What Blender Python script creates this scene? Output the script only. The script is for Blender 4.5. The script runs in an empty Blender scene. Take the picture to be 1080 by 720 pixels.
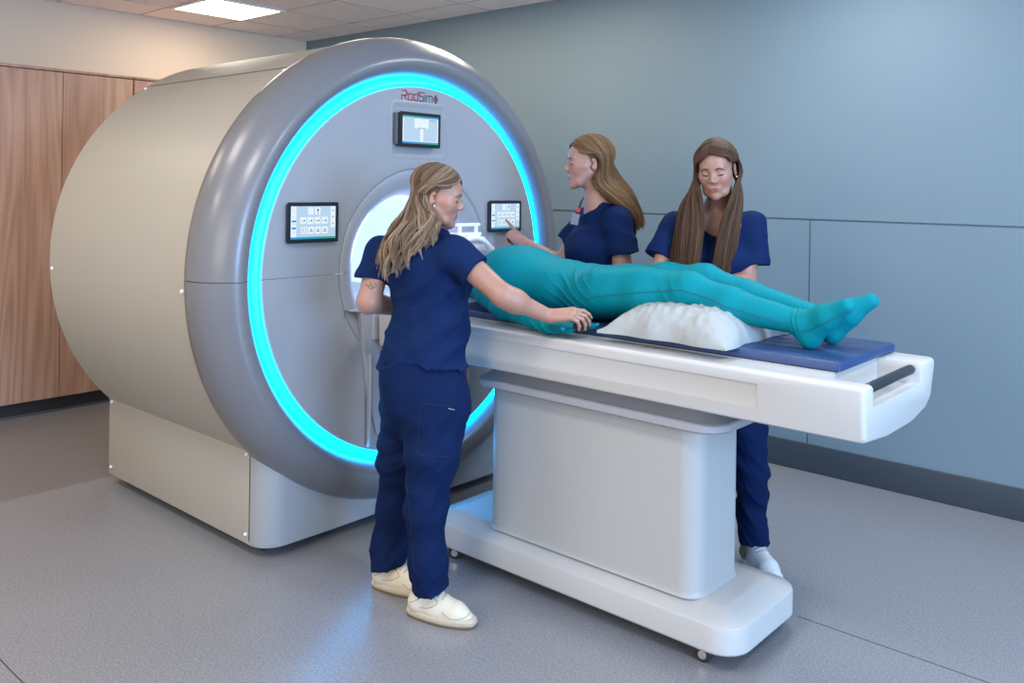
import bpy, bmesh, math, random
import numpy as np
from mathutils import Vector, Matrix, Euler
random.seed(4); rng = np.random.default_rng(4)
PI = math.pi
SC = bpy.context.scene
COL = SC.collection

# ---------------------------------------------------------------- camera maths
CH, CF, CA, CR = 1.535, 921.0, math.radians(41.5), 0.0140
VF = np.array([-math.sin(CA), math.cos(CA), 0.0])
VR0 = np.array([math.cos(CA), math.sin(CA), 0.0]); VU0 = np.array([0, 0, 1.0])
VR = VR0*math.cos(CR) + VU0*math.sin(CR); VU = -VR0*math.sin(CR) + VU0*math.cos(CR)
def P(x, y, d):
    """world point seen at photo pixel (x, y) at distance d along the view axis"""
    return np.array([0, 0, CH]) + d*(VF + VR*((x-540.0)/CF) - VU*((y-196.6)/CF))

cam = bpy.data.cameras.new('camera'); co = bpy.data.objects.new('camera', cam); COL.objects.link(co)
cam.sensor_width = 36.0; cam.lens = 36.0*CF/1080.0
cam.shift_y = -(360-196.6)/1080.0
cam.clip_start = 0.05
m = Matrix(((VR[0], VU[0], -VF[0]), (VR[1], VU[1], -VF[1]), (VR[2], VU[2], -VF[2])))
co.matrix_world = Matrix.Translation((0, 0, CH)) @ m.to_4x4()
SC.camera = co

# ---------------------------------------------------------------- materials
def newmat(name):
    mt = bpy.data.materials.new(name); mt.use_nodes = True
    nt = mt.node_tree; return mt, nt, nt.nodes['Principled BSDF']
def setp(b, **k):
    names = dict(col='Base Color', rough='Roughness', metal='Metallic', spec='Specular IOR Level', coat='Coat Weight',
                 coatr='Coat Roughness', sheen='Sheen Weight', sss='Subsurface Weight', em='Emission Color', ems='Emission Strength',
                 ior='IOR', alpha='Alpha', trans='Transmission Weight')
    for a, v in k.items():
        if a in ('col', 'em') and len(v) == 3: v = (*v, 1)
        b.inputs[names[a]].default_value = v
def lin(r, g, b):
    f = lambda c: (c/255/12.92) if c/255 <= .04045 else ((c/255+.055)/1.055)**2.4
    return (f(r), f(g), f(b))
def mat(name, col, rough=.5, bump=None, vary=None, **k):
    """bump=(scale, strength, distance); vary=(scale, amount) gives a faint uneven tone"""
    mt, nt, b = newmat(name); setp(b, col=col, rough=rough, **k)
    tc = nt.nodes.new('ShaderNodeTexCoord')
    if bump:
        n = nt.nodes.new('ShaderNodeTexNoise'); n.inputs['Scale'].default_value = bump[0]; n.inputs['Detail'].default_value = 4
        nt.links.new(tc.outputs['Object'], n.inputs['Vector'])
        bp = nt.nodes.new('ShaderNodeBump'); bp.inputs['Strength'].default_value = bump[1]; bp.inputs['Distance'].default_value = bump[2]
        nt.links.new(n.outputs['Fac'], bp.inputs['Height']); nt.links.new(bp.outputs['Normal'], b.inputs['Normal'])
    if vary:
        n = nt.nodes.new('ShaderNodeTexNoise'); n.inputs['Scale'].default_value = vary[0]; n.inputs['Detail'].default_value = 5
        nt.links.new(tc.outputs['Object'], n.inputs['Vector'])
        mx = nt.nodes.new('ShaderNodeMix'); mx.data_type = 'RGBA'
        mx.inputs['A'].default_value = (*[c*(1-vary[1]) for c in col], 1); mx.inputs['B'].default_value = (*[min(1, c*(1+vary[1])) for c in col], 1)
        nt.links.new(n.outputs['Fac'], mx.inputs['Factor']); nt.links.new(mx.outputs['Result'], b.inputs['Base Color'])
    return mt
def emis(name, col, s):
    mt, nt, b = newmat(name); setp(b, col=(0.02, .02, .02), rough=.4, em=col, ems=s); return mt

def wood_mat(name, c1, c2, c3):
    mt, nt, b = newmat(name); setp(b, rough=.42)
    tc = nt.nodes.new('ShaderNodeTexCoord'); oi = nt.nodes.new('ShaderNodeObjectInfo')
    add = nt.nodes.new('ShaderNodeVectorMath'); add.operation = 'ADD'
    mul = nt.nodes.new('ShaderNodeVectorMath'); mul.operation = 'SCALE'; mul.inputs['Scale'].default_value = 9.0
    cmb = nt.nodes.new('ShaderNodeCombineXYZ'); nt.links.new(oi.outputs['Random'], cmb.inputs['Y']); nt.links.new(oi.outputs['Random'], cmb.inputs['X'])
    nt.links.new(cmb.outputs[0], mul.inputs[0]); nt.links.new(tc.outputs['Object'], add.inputs[0]); nt.links.new(mul.outputs[0], add.inputs[1])
    mp = nt.nodes.new('ShaderNodeMapping'); mp.inputs['Scale'].default_value = (4.5, 4.5, .28); nt.links.new(add.outputs[0], mp.inputs['Vector'])
    n1 = nt.nodes.new('ShaderNodeTexNoise'); n1.inputs['Scale'].default_value = 1.0; n1.inputs['Detail'].default_value = 2; n1.inputs['Distortion'].default_value = .4
    nt.links.new(mp.outputs[0], n1.inputs['Vector'])
    # cathedral rings from a multiplied noise field
    mr = nt.nodes.new('ShaderNodeMath'); mr.operation = 'MULTIPLY'; mr.inputs[1].default_value = 16; nt.links.new(n1.outputs['Fac'], mr.inputs[0])
    fr = nt.nodes.new('ShaderNodeMath'); fr.operation = 'PINGPONG'; fr.inputs[1].default_value = 1.0; nt.links.new(mr.outputs[0], fr.inputs[0])
    mp2 = nt.nodes.new('ShaderNodeMapping'); mp2.inputs['Scale'].default_value = (150, 150, 2.2); nt.links.new(add.outputs[0], mp2.inputs['Vector'])
    n2 = nt.nodes.new('ShaderNodeTexNoise'); n2.inputs['Scale'].default_value = 1.0; n2.inputs['Detail'].default_value = 6; nt.links.new(mp2.outputs[0], n2.inputs['Vector'])
    ad = nt.nodes.new('ShaderNodeMath'); ad.operation = 'MULTIPLY_ADD'; ad.inputs[1].default_value = .45
    nt.links.new(fr.outputs[0], ad.inputs[0])
    m2 = nt.nodes.new('ShaderNodeMath'); m2.operation = 'MULTIPLY'; m2.inputs[1].default_value = .75; nt.links.new(n2.outputs['Fac'], m2.inputs[0]); nt.links.new(m2.outputs[0], ad.inputs[2])
    cr = nt.nodes.new('ShaderNodeValToRGB'); e = cr.color_ramp.elements
    e[0].position = .2; e[0].color = (*c1, 1); e[1].position = .85; e[1].color = (*c3, 1); x = e.new(.5); x.color = (*c2, 1)
    nt.links.new(ad.outputs[0], cr.inputs['Fac']); nt.links.new(cr.outputs['Color'], b.inputs['Base Color'])
    return mt

def floor_mat(name, c, dark, light):
    mt, nt, b = newmat(name); setp(b, rough=.33, spec=.6)
    tc = nt.nodes.new('ShaderNodeTexCoord')
    def noise(s, d=2):
        n = nt.nodes.new('ShaderNodeTexNoise'); n.inputs['Scale'].default_value = s; n.inputs['Detail'].default_value = d
        nt.links.new(tc.outputs['Object'], n.inputs['Vector']); return n
    n1 = noise(170, 2); n2 = noise(95, 1); n3 = noise(4, 3)
    cr = nt.nodes.new('ShaderNodeValToRGB'); e = cr.color_ramp.elements
    e[0].position = .36; e[0].color = (*dark, 1); e[1].position = .66; e[1].color = (*light, 1); x = e.new(.5); x.color = (*c, 1)
    nt.links.new(n1.outputs['Fac'], cr.inputs['Fac'])
    mx = nt.nodes.new('ShaderNodeMix'); mx.data_type = 'RGBA'; mx.blend_type = 'MULTIPLY'; mx.inputs['Factor'].default_value = .5
    cr2 = nt.nodes.new('ShaderNodeValToRGB'); e = cr2.color_ramp.elements; e[0].position = .38; e[0].color = (.72, .72, .72, 1); e[1].position = .55; e[1].color = (1, 1, 1, 1)
    nt.links.new(n2.outputs['Fac'], cr2.inputs['Fac']); nt.links.new(cr.outputs['Color'], mx.inputs['A']); nt.links.new(cr2.outputs['Color'], mx.inputs['B'])
    nt.links.new(mx.outputs['Result'], b.inputs['Base Color'])
    mr = nt.nodes.new('ShaderNodeMapRange'); mr.inputs['To Min'].default_value = .27; mr.inputs['To Max'].default_value = .30
    nt.links.new(n3.outputs['Fac'], mr.inputs['Value']); nt.links.new(mr.outputs['Result'], b.inputs['Roughness'])
    return mt

M = {}
M['floor'] = floor_mat('speckled_vinyl', (.245, .243, .258), (.19, .19, .205), (.31, .31, .325))
M['floor2'] = floor_mat('dark_vinyl', (.185, .178, .18), (.165, .16, .162), (.21, .205, .205))
M['seam'] = mat('seam_joint', (.06, .055, .05), .6)
M['wall'] = mat('blue_grey_paint', (.157, .216, .248), .55, bump=(300, .03, .002))
M['groove'] = mat('wall_groove', (.10, .135, .16), .6)
M['cream_wall'] = mat('cream_paint', (.62, .52, .41), .6, bump=(300, .03, .002))
M['base'] = mat('baseboard_rubber', (.038, .048, .058), .5)
M['tile'] = mat('ceiling_tile', (.86, .80, .785), .9, bump=(240, .25, .004), vary=(3, .04))
M['tbar'] = mat('ceiling_rail', (.52, .45, .42), .5)
M['wood'] = wood_mat('oak_veneer', (.29, .155, .108), (.375, .215, .155), (.46, .285, .205))
M['wood_edge'] = mat('oak_edge', (.25, .13, .05), .5)
M['kick'] = mat('toe_kick', (.018, .018, .021), .5)
M['kick2'] = mat('cove_strip', (.06, .06, .085), .5)
M['bronze'] = mat('bronze_pull', (.08, .04, .025), .4, metal=.8)
M['panel_em'] = emis('lamp_diffuser', (1, .90, .76), 14.0)
M['cream'] = mat('cream_cover', (.375, .348, .30), .42, vary=(2, .02))
M['cream_edge'] = mat('cover_edge', (.72, .70, .66), .4)
M['shroud'] = mat('grey_shroud', (.155, .155, .168), .32, coat=.15, coatr=.15)
M['face'] = mat('scanner_face', (.29, .295, .315), .34, coat=.1, coatr=.2)
M['fascia'] = mat('scanner_fascia', (.33, .335, .345), .36)
M['gap'] = mat('dark_gap', (.03, .03, .035), .6)
M['screw'] = mat('screw_cap', (.8, .8, .8), .3)
M['led'] = emis('led_cyan', (0.0, .37, 1.0), 16.0)
M['bore'] = emis('bore_light', (.52, .74, 1.0), 1.25)
M['black'] = mat('black_plastic', (.012, .013, .016), .28)
M['dgrey'] = mat('dark_plastic', (.09, .095, .10), .45)
M['bed'] = mat('bed_shell', (.51, .495, .475), .36)
M['bedgrey'] = mat('bed_grey_tray', (.36, .36, .38), .38)
M['column'] = mat('bed_column', (.42, .408, .39), .42)
M['mattress'] = mat('navy_vinyl', (.016, .046, .14), .42, bump=(220, .08, .001))
M['paper'] = mat('white_paper_cover', (.335, .35, .345), .7, bump=(16, .5, .012))
M['chrome'] = mat('steel', (.6, .6, .6), .25, metal=1.0)
M['rubber'] = mat('rubber', (.025, .025, .027), .5)
M['grip'] = mat('handle_grip', (.02, .024, .03), .38)
M['white'] = mat('white_plastic', (.8, .8, .78), .4)
M['red'] = mat('logo_red', (.45, .03, .04), .4)
M['ink'] = mat('logo_grey', (.10, .11, .13), .4)

# ---------------------------------------------------------------- object helpers
def mesh_obj(name, V, Fc, mt, parent=None, smooth=35, mats=None, midx=None):
    V = np.asarray(V, float).reshape(-1, 3)
    off = np.zeros(3); q = parent
    while q is not None: off += np.array(q.location); q = q.parent
    me = bpy.data.meshes.new(name); me.from_pydata((V-off).tolist(), [], [list(map(int, f)) for f in Fc]); me.validate()
    for x in (mats or [mt]): me.materials.append(x)
    if midx is not None: me.polygons.foreach_set('material_index', np.asarray(midx, np.int32))
    me.polygons.foreach_set('use_smooth', np.ones(len(me.polygons), bool) if smooth else np.zeros(len(me.polygons), bool))
    if smooth and smooth < 180: me.set_sharp_from_angle(angle=math.radians(smooth))
    me.update()
    o = bpy.data.objects.new(name, me); COL.objects.link(o)
    if parent is not None: o.parent = parent
    return o
def thing(name, label, cat, loc=(0, 0, 0), group=None):
    o = bpy.data.objects.new(name, None); COL.objects.link(o); o.location = loc; o.empty_display_size = .1
    o['label'] = label; o['category'] = cat
    if group: o['group'] = group
    return o
def tag(o, label=None, cat=None, kind=None, group=None):
    if label: o['label'] = label
    if cat: o['category'] = cat
    if kind: o['kind'] = kind
    if group: o['group'] = group
    return o

class MB:
    def __init__(s): s.V = []; s.F = []; s.mi = []; s.cur = 0
    def add(s, V, Fc):
        n = len(s.V); s.V += [tuple(map(float, v)) for v in V]; s.F += [tuple(n+int(i) for i in f) for f in Fc]; s.mi += [s.cur]*len(Fc); return s
    def box(s, x0, x1, y0, y1, z0, z1, bev=0.0):
        if bev <= 0:
            V = [(x, y, z) for x in (x0, x1) for y in (y0, y1) for z in (z0, z1)]
            return s.add(V, [(0, 1, 3, 2), (4, 6, 7, 5), (0, 4, 5, 1), (2, 3, 7, 6), (0, 2, 6, 4), (1, 5, 7, 3)])
        bm = bmesh.new(); bmesh.ops.create_cube(bm, size=1)
        for v in bm.verts: v.co = ((x0+x1)/2+v.co.x*(x1-x0), (y0+y1)/2+v.co.y*(y1-y0), (z0+z1)/2+v.co.z*(z1-z0))
        bmesh.ops.bevel(bm, geom=bm.edges[:], offset=bev, segments=3, affect='EDGES', profile=.5)
        return s.bm(bm)
    def bm(s, bm):
        bm.verts.index_update(); V = [v.co[:] for v in bm.verts]; Fc = [[v.index for v in f.verts] for f in bm.faces]; bm.free(); return s.add(V, Fc)
    def loft(s, rings, cap0=True, cap1=True, close=True):
        n = len(rings[0]); V = [p for r in rings for p in r]; Fc = []
        for i in range(len(rings)-1):
            for j in range(n if close else n-1):
                a = i*n+j; b = i*n+(j+1) % n; Fc.append((a, b, b+n, a+n))
        if cap0: Fc.append(tuple(range(n))[::-1])
        if cap1: Fc.append(tuple((len(rings)-1)*n+j for j in range(n)))
        return s.add(V, Fc)
    def tube(s, pts, r, n=10, caps=True, flat=1.0, up=None):
        pts = [np.asarray(p, float) for p in pts]; k = len(pts); rr = r if hasattr(r, '__len__') else [r]*k
        rings = []; ref = np.array(up if up is not None else (0, 0, 1.0), float)
        for i, p in enumerate(pts):
            t = pts[min(i+1, k-1)]-pts[max(i-1, 0)]; t = t/(np.linalg.norm(t)+1e-12)
            a = np.cross(t, ref)
            if np.linalg.norm(a) < 1e-4: a = np.cross(t, (1, .3, 0))
            a /= np.linalg.norm(a); b = np.cross(a, t)
            rings.append([p+rr[i]*(math.cos(w)*a+flat*math.sin(w)*b) for w in np.linspace(0, 2*PI, n, endpoint=False)])
        return s.loft(rings, caps, caps)
    def obj(s, name, mt, parent=None, smooth=35, mats=None):
        return mesh_obj(name, s.V, s.F, mt, parent, smooth, mats, s.mi if mats else None)

def rrect(x0, x1, y0, y1, r, n=6):
    out = []
    for cx, cy, a0 in ((x1-r, y1-r, 0), (x0+r, y1-r, PI/2), (x0+r, y0+r, PI), (x1-r, y0+r, 1.5*PI)):
        out += [(cx+r*math.cos(a0+PI/2*i/n), cy+r*math.sin(a0+PI/2*i/n)) for i in range(n+1)]
    return out
def boolean(o, cutter, op='DIFFERENCE'):
    md = o.modifiers.new('b', 'BOOLEAN'); md.object = cutter; md.operation = op; md.solver = 'EXACT'
    bake(o); bpy.data.objects.remove(cutter)
def bake(o):
    dg = bpy.context.evaluated_depsgraph_get(); dg.update()
    me = bpy.data.meshes.new_from_object(o.evaluated_get(dg)); o.modifiers.clear(); old = o.data; o.data = me; me.name = old.name; bpy.data.meshes.remove(old)
def bevel(o, w, seg=3, ang=35):
    md = o.modifiers.new('v', 'BEVEL'); md.width = w; md.segments = seg; md.limit_method = 'ANGLE'; md.angle_limit = math.radians(ang); bake(o)
    me = o.data; me.polygons.foreach_set('use_smooth', np.ones(len(me.polygons), bool)); me.set_sharp_from_angle(angle=math.radians(40))
# ================================================================ ROOM
YB, XL, ZC = 4.666, -6.632, 2.82
def struct(o): o['kind'] = 'structure'; return o
XS = -4.558
struct(MB().box(XS, 3.0, -2.5, YB+.1, -.05, 0).obj('floor', M['floor'], None, 0))
struct(MB().box(XL-.1, XS, -2.5, YB+.1, -.05, -.0004).obj('floor_threshold', M['floor2'], None, 0))
for i, (y0, x0, x1) in enumerate(((3.056, -1.3, 3.0), (1.021, XS, -2.0))):
    struct(MB().box(x0, x1, y0-.0022, y0+.0022, -.001, .0006).obj('trim_%d' % (i+1), M['seam'], None, 0))
ceil = struct(MB().box(XL-.1, 3.0, -2.5, YB+.1, ZC, ZC+.05).obj('ceiling', M['tile'], None, 0))
# suspended grid rails
g = MB()
gx = [-5.567+.61*k for k in range(-1, 14)]; gy = [3.735+.61*k for k in range(-10, 2)]
for x in gx: g.box(x-.0075, x+.0075, -2.5, YB, ZC-.004, ZC+.002)
for y in gy: g.box(XL, 3.0, y-.0075, y+.0075, ZC-.0043, ZC+.002)
g.box(XL, 3, YB-.02, YB, ZC-.006, ZC+.002); g.box(XL, XL+.02, -2.5, YB, ZC-.006, ZC+.002)
struct(g.obj('ceiling_trim', M['tbar'], None, 0))
# back wall : upper field, lower panels with routed grooves
w = MB()
zs = 1.376; gw = .005
w.box(XL-.1, 3.0, YB, YB+.1, zs+gw, ZC); xs = -1.945
w.box(XL-.1, xs-gw*.8, YB, YB+.1, 0, zs-gw); w.box(xs+gw*.8, 3.0, YB, YB+.1, 0, zs-gw)
struct(w.obj('wall_back', M['wall'], None, 0))
w = MB(); w.box(XL-.1, 3, YB+.006, YB+.09, zs-gw, zs+gw); w.box(xs-gw*.8, xs+gw*.8, YB+.006, YB+.09, 0, zs-gw)
struct(w.obj('trim_3', M['groove'], None, 0))
struct(MB().box(XL, 3.0, YB-.012, YB, 0, .153, .004).obj('baseboard_back', M['base'], None, 35))
struct(MB().box(XL-.1, XL, -2.5, YB, 0, ZC).obj('wall_left', M['cream_wall'], None, 0))

# ---- oak wardrobes along the left wall
XF = -6.08
def wardrobe(y0, y1, seams, label, handles):
    t = thing('wardrobe', label, 'wardrobe', (XF-.25, (y0+y1)/2, 0), 'oak wardrobes along the left wall')
    b = MB(); b.box(XL+.004, XF-.022, y0+.002, y1-.002, .096, 2.252); b.obj('carcass', M['wood_edge'], t)
    MB().box(XL+.004, XF-.045, y0, y1, 0, .096).obj('toe_kick', M['kick'], t)
    MB().box(XF-.05, XF-.03, y0, y1, 0, .012, .003).obj('cove_strip', M['kick2'], t)
    ed = [y0]+seams+[y1]
    for a, c in zip(ed[:-1], ed[1:]):
        d = MB().box(XF-.02, XF, a+.0022, c-.0022, .098, 2.249, .0015).obj('door', M['wood'], t)
        for hy in handles:
            if a < hy < c:
                h = MB(); pts = [(XF-.001, hy, 1.045), (XF+.022, hy, 1.05), (XF+.028, hy, 1.07), (XF+.028, hy, 1.12), (XF+.022, hy, 1.14), (XF-.001, hy, 1.146)]
                h.tube(pts, .006, 8); h.obj('door_handle', M['bronze'], d)
    MB().box(XL+.004, XF+.004, y0, y1, 2.254, 2.272, .002).obj('top_trim', M['wood'], t)
    return t
wardrobe(1.90, 2.833, [2.361], 'two-door oak wardrobe whose right door edge runs behind the scanner drum', [2.322])
wardrobe(2.838, 3.77, [3.30], 'tall oak wardrobe mostly hidden behind the scanner, only a top corner showing', [3.26])
wardrobe(.965, 1.895, [1.43], 'tall oak wardrobe at the left edge of the photo', [1.39])

# ---- recessed ceiling light
lx, ly = -5.865, 3.43
t = thing('ceiling_light', 'square white flat panel light glowing in the tiled ceiling above the scanner', 'ceiling light', (lx, ly, ZC))
f = MB(); 
for (a, b_, c, d) in ((-.3, .3, -.3, -.275), (-.3, .3, .275, .3), (-.3, -.275, -.275, .275), (.275, .3, -.275, .275)):
    f.box(lx+a, lx+b_, ly+c, ly+d, ZC-.014, ZC-.0005)
f.obj('frame', M['cream_edge'], t, 0)
MB().box(lx-.276, lx+.276, ly-.276, ly+.276, ZC-.009, ZC-.0006).obj('diffuser', M['panel_em'], t, 0)
# ================================================================ SCANNER
YC, ZC0 = 2.735, 1.157
scan = thing('mri_scanner', 'large drum-shaped cream and grey training MRI scanner with a glowing cyan ring', 'mri scanner', (-3.8, YC, 0))
def rev(mb, prof, a0=0, a1=2*PI, n=160, thick=None):
    """revolve (x, r) profile about the scanner axis; angle 0 = +Y, pi/2 = up"""
    full = abs(a1-a0-2*PI) < 1e-6
    ang = np.linspace(a0, a1, n, endpoint=not full)
    V = [(x, YC+r*math.cos(a), ZC0+r*math.sin(a)) for a in ang for (x, r) in prof]
    k = len(prof); Fc = []
    for i in range(n if full else n-1):
        for j in range(k-1):
            a = i*k+j; b = ((i+1) % n)*k+j; Fc.append((a, b, b+1, a+1))
    mb.add(V, Fc); return mb
R = 1.046; XB, XM = -4.48, -3.162
# drum covers: side sheet and a separate top sheet, split at a straight seam
angs = math.atan2(2.03-ZC0, 2.165-YC)
angs2 = PI-angs
for (a0, a1, rr, nm) in ((angs2-.004, angs+.004, R+.003, 'top_cover'), (angs+.0008, PI+.78, R, 'side_cover'), (-.78, angs2-.0008, R, 'side_cover')):
    o = rev(MB(), [(XB+.006, rr-.02), (XB, rr-.014), (XB, rr), (XM, rr), (XM, rr-.012)], a0, a1, 90).obj(nm, M['cream'], scan, 35)
rev(MB(), [(XB+.02, .3), (XB-.004, .32), (XB-.004, R-.03), (XB+.006, R-.006), (XM-.02, R-.008), (XM-.02, .6)], n=120).obj('inner_drum', M['cream_edge'], scan, 35)
# front shroud in two halves
prof = [(XM, 1.02), (XM, 1.052), (-3.155, 1.058), (-3.12, 1.061), (-3.075, 1.058), (-3.04, 1.047), (-3.005, 1.026), (-2.975, .998), (-2.952, .966),
        (-2.944, .940), (-2.947, .922), (-2.957, .906), (-2.972, .892), (-2.990, .8800), (-3.001, .8745), (-3.03, .8735)]
e = .0012
rev(MB(), prof, e, PI-e, 120).obj('upper_shroud', M['shroud'], scan, 50)
rev(MB(), prof, PI+e, 2*PI-e, 120).obj('lower_shroud', M['shroud'], scan, 50)
rev(MB(), [(XM+.004, 1.04), (-3.1, 1.045), (-3.02, 1.018), (-2.98, .96), (-2.975, .915), (-3.0, .88)], n=120).obj('shroud_liner', M['gap'], scan, 50)
# LED ring
rev(MB(), [(-3.02, .8720), (-3.001, .8715), (-2.997, .868), (-2.988, .852), (-2.985, .843), (-2.988, .837), (-3.01, .836)], n=200).obj('led_ring', M['led'], scan, 60)
# ---- front face with recess for the top screen, made as two half discs
def face_half(z0, z1, name):
    """flat disc sector r<.831 between heights, with the bore flare r .45 left open"""
    return name
fx = -2.982
pf = [(-3.03, .831), (-2.989, .831), (fx, .826), (fx, .818), (fx, .806), (fx, .497), (fx, .489), (fx-.0005, .476), (fx-.004, .458), (fx-.010, .4535), (fx-.012, .450), (fx-.008, .446), (fx-.006, .438), (fx-.010, .415),
      (fx-.022, .385), (fx-.045, .358), (fx-.085, .338), (fx-.14, .330)]
up = rev(MB(), pf, e, PI-e, 128).obj('upper_face', M['face'], scan, 30)
lo = rev(MB(), pf, PI+e, 2*PI-e, 128).obj('lower_face', M['face'], scan, 30)
rev(MB(), [(-3.02, .83), (fx-.004, .80), (fx-.006, .5), (fx-.03, .455)], n=96).obj('face_backing', M['gap'], scan, 60)
# bore tube (lit) and bed track
rev(MB(), [(fx-.135, .3302), (fx-.2, .327), (-4.40, .327), (-4.44, .30)], n=96).obj('bore_tube', M['bore'], scan, 60)
MB().box(-4.42, fx-.02, YC-.30, YC+.30, .85, 1.0, .006).obj('bore_track', M['face'], scan, 35)
# docking panel under the bore
d = MB()
dy0, dy1 = 2.31, 2*YC-2.31
prof_l = [(2.315, 1.0), (2.383, .99), (2.39, .93), (2.397, .83), (2.415, .70), (2.445, .56), (2.485, .44), (2.53, .375)]
ring = [(y, z) for y, z in prof_l]+[(2*YC-y, z) for y, z in prof_l[::-1]]
d.loft([[(fx-.012, y, z) for y, z in ring], [(fx+.014, y, z) for y, z in ring], [(fx+.020, YC+(y-YC)*.97, .66+(z-.66)*.985) for y, z in ring]])
dock = d.obj('docking_plate', M['face'], scan, 30)
d = MB(); d.box(fx+.015, fx+.034, 2.425, 2.435, .40, .80, .002); d.box(fx+.015, fx+.034, 2*YC-2.435, 2*YC-2.425, .40, .80, .002); d.box(fx+.015, fx+.030, 2.44, 3.03, .86, .985, .006)
d.obj('docking_rail', M['fascia'], dock)
# ---- base : fascia and cream side covers
by0, by1 = 1.985, 2*YC-1.985
ly = []
pl = [(-3.175, by0)]+[(-3.162+.10*math.sin(t), by0+.10*(1-math.cos(t))) for t in np.linspace(0, PI/2, 9)]
pl = pl+[(-3.058, 2.3), (-3.066, YC)]
pl = pl+[(x, 2*YC-y) for x, y in pl[::-1][1:]]
def fasc(z, s=0): return [(x-s, YC+(y-YC)*(1-s*.6), z) for x, y in pl]
b = MB(); b.loft([fasc(.052, .012), fasc(.044, .02), fasc(.046, .004), fasc(.06, 0), fasc(.56, 0)], False, False, close=False)
b.V += []; b.obj('base_fascia', M['fascia'], scan, 50)
for yy, s in ((by0, 1), (by1, -1)):
    MB().box(XB+.004, XM-.004, min(yy, yy+s*.02), max(yy, yy+s*.02), .046, .452, .003).obj('base_side_cover', M['cream'], scan, 35)
MB().box(XB+.02, -3.18, by0+.03, by1-.03, .04, .5).obj('base_frame', M['gap'], scan, 0)
MB().box(XB+.06, -3.17, by0+.07, by1-.07, 0, .045).obj('plinth', M['gap'], scan, 0)
def cap(x, y, z, n, r=.009):
    n = np.asarray(n, float)/np.linalg.norm(n); p = np.array([x, y, z])
    MB().tube([p-n*.004, p+n*.003, p+n*.006, p+n*.0075], [r, r, r*.8, r*.3], 14).obj('screw_cap', M['screw'], scan, 50)
for zz in (.085, .415):
    for xx in (XB+.035, XM-.035): cap(xx, by0-.001, zz, (0, -1, 0), .007)
for ang, xx in ((PI-.02+.0, XM-.03), (PI-.0, XB+.03), (angs+.028, XM-.03), (angs+.028, XB+.03)):
    if ang > angs+.05: ang = PI+ .045
    cap(xx, YC+R*math.cos(ang), ZC0+R*math.sin(ang), (0, math.cos(ang), math.sin(ang)))
# ---- recessed plate behind the top screen
rc = MB()
def rr3(x, y0, y1, z0, z1, r): return [(x, y, z) for y, z in rrect(y0, y1, z0, z1, r)]
rc.loft([rr3(fx-.001, 2.548, 2.902, 1.652, 1.918, .03), rr3(fx+.0015, 2.552, 2.898, 1.656, 1.914, .028), rr3(fx+.0008, 2.562, 2.888, 1.666, 1.904, .024),
         rr3(fx-.004, 2.578, 2.872, 1.682, 1.888, .018)], False, False)
sr = [rr3(fx-.004, 2.578, 2.872, 1.682, 1.888, .018)]
rc.add(sr[0], [tuple(range(len(sr[0])))])
rc.obj('screen_recess', M['face'], scan, 40)
cut = MB().loft([rr3(fx-.02, 2.55, 2.90, 1.654, 1.916, .029), rr3(fx+.02, 2.55, 2.90, 1.654, 1.916, .029)]).obj('cut', M['face'])
md = up.modifiers.new('b', 'BOOLEAN'); md.object = cut; md.operation = 'DIFFERENCE'; md.solver = 'EXACT'
bake(up); bpy.data.objects.remove(cut)
for p_ in up.data.polygons:
    if abs(p_.normal.x) > .9995: p_.use_smooth = False

# ---- touch screens
def gradmat(name, c0, c1, ya, yb, s):
    mt, nt, b = newmat(name); setp(b, col=(.02, .02, .02), rough=.3, ems=s)
    tc = nt.nodes.new('ShaderNodeTexCoord'); sx = nt.nodes.new('ShaderNodeSeparateXYZ'); nt.links.new(tc.outputs['Generated'], sx.inputs[0])
    cr = nt.nodes.new('ShaderNodeValToRGB'); cr.color_ramp.elements[0].color = (*c0, 1); cr.color_ramp.elements[1].color = (*c1, 1)
    nt.links.new(sx.outputs['Y'], cr.inputs[0]); nt.links.new(cr.outputs[0], b.inputs['Emission Color']); return mt
SB = emis('screen_blue', lin(176, 205, 228), .95); SW = emis('screen_white', lin(218, 232, 242), 1.0); SD = emis('screen_dark', lin(70, 90, 105), .9)
SBL = emis('screen_bar', lin(20, 120, 190), 1.0); SG = emis('screen_tile', lin(205, 222, 236), 1.0)
GR = gradmat('screen_gradient', lin(20, 130, 200), lin(30, 160, 120), 0, 1, 1.0); GR2 = gradmat('screen_gradient_rev', lin(30, 160, 120), lin(20, 130, 210), 0, 1, 1.0)
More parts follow.
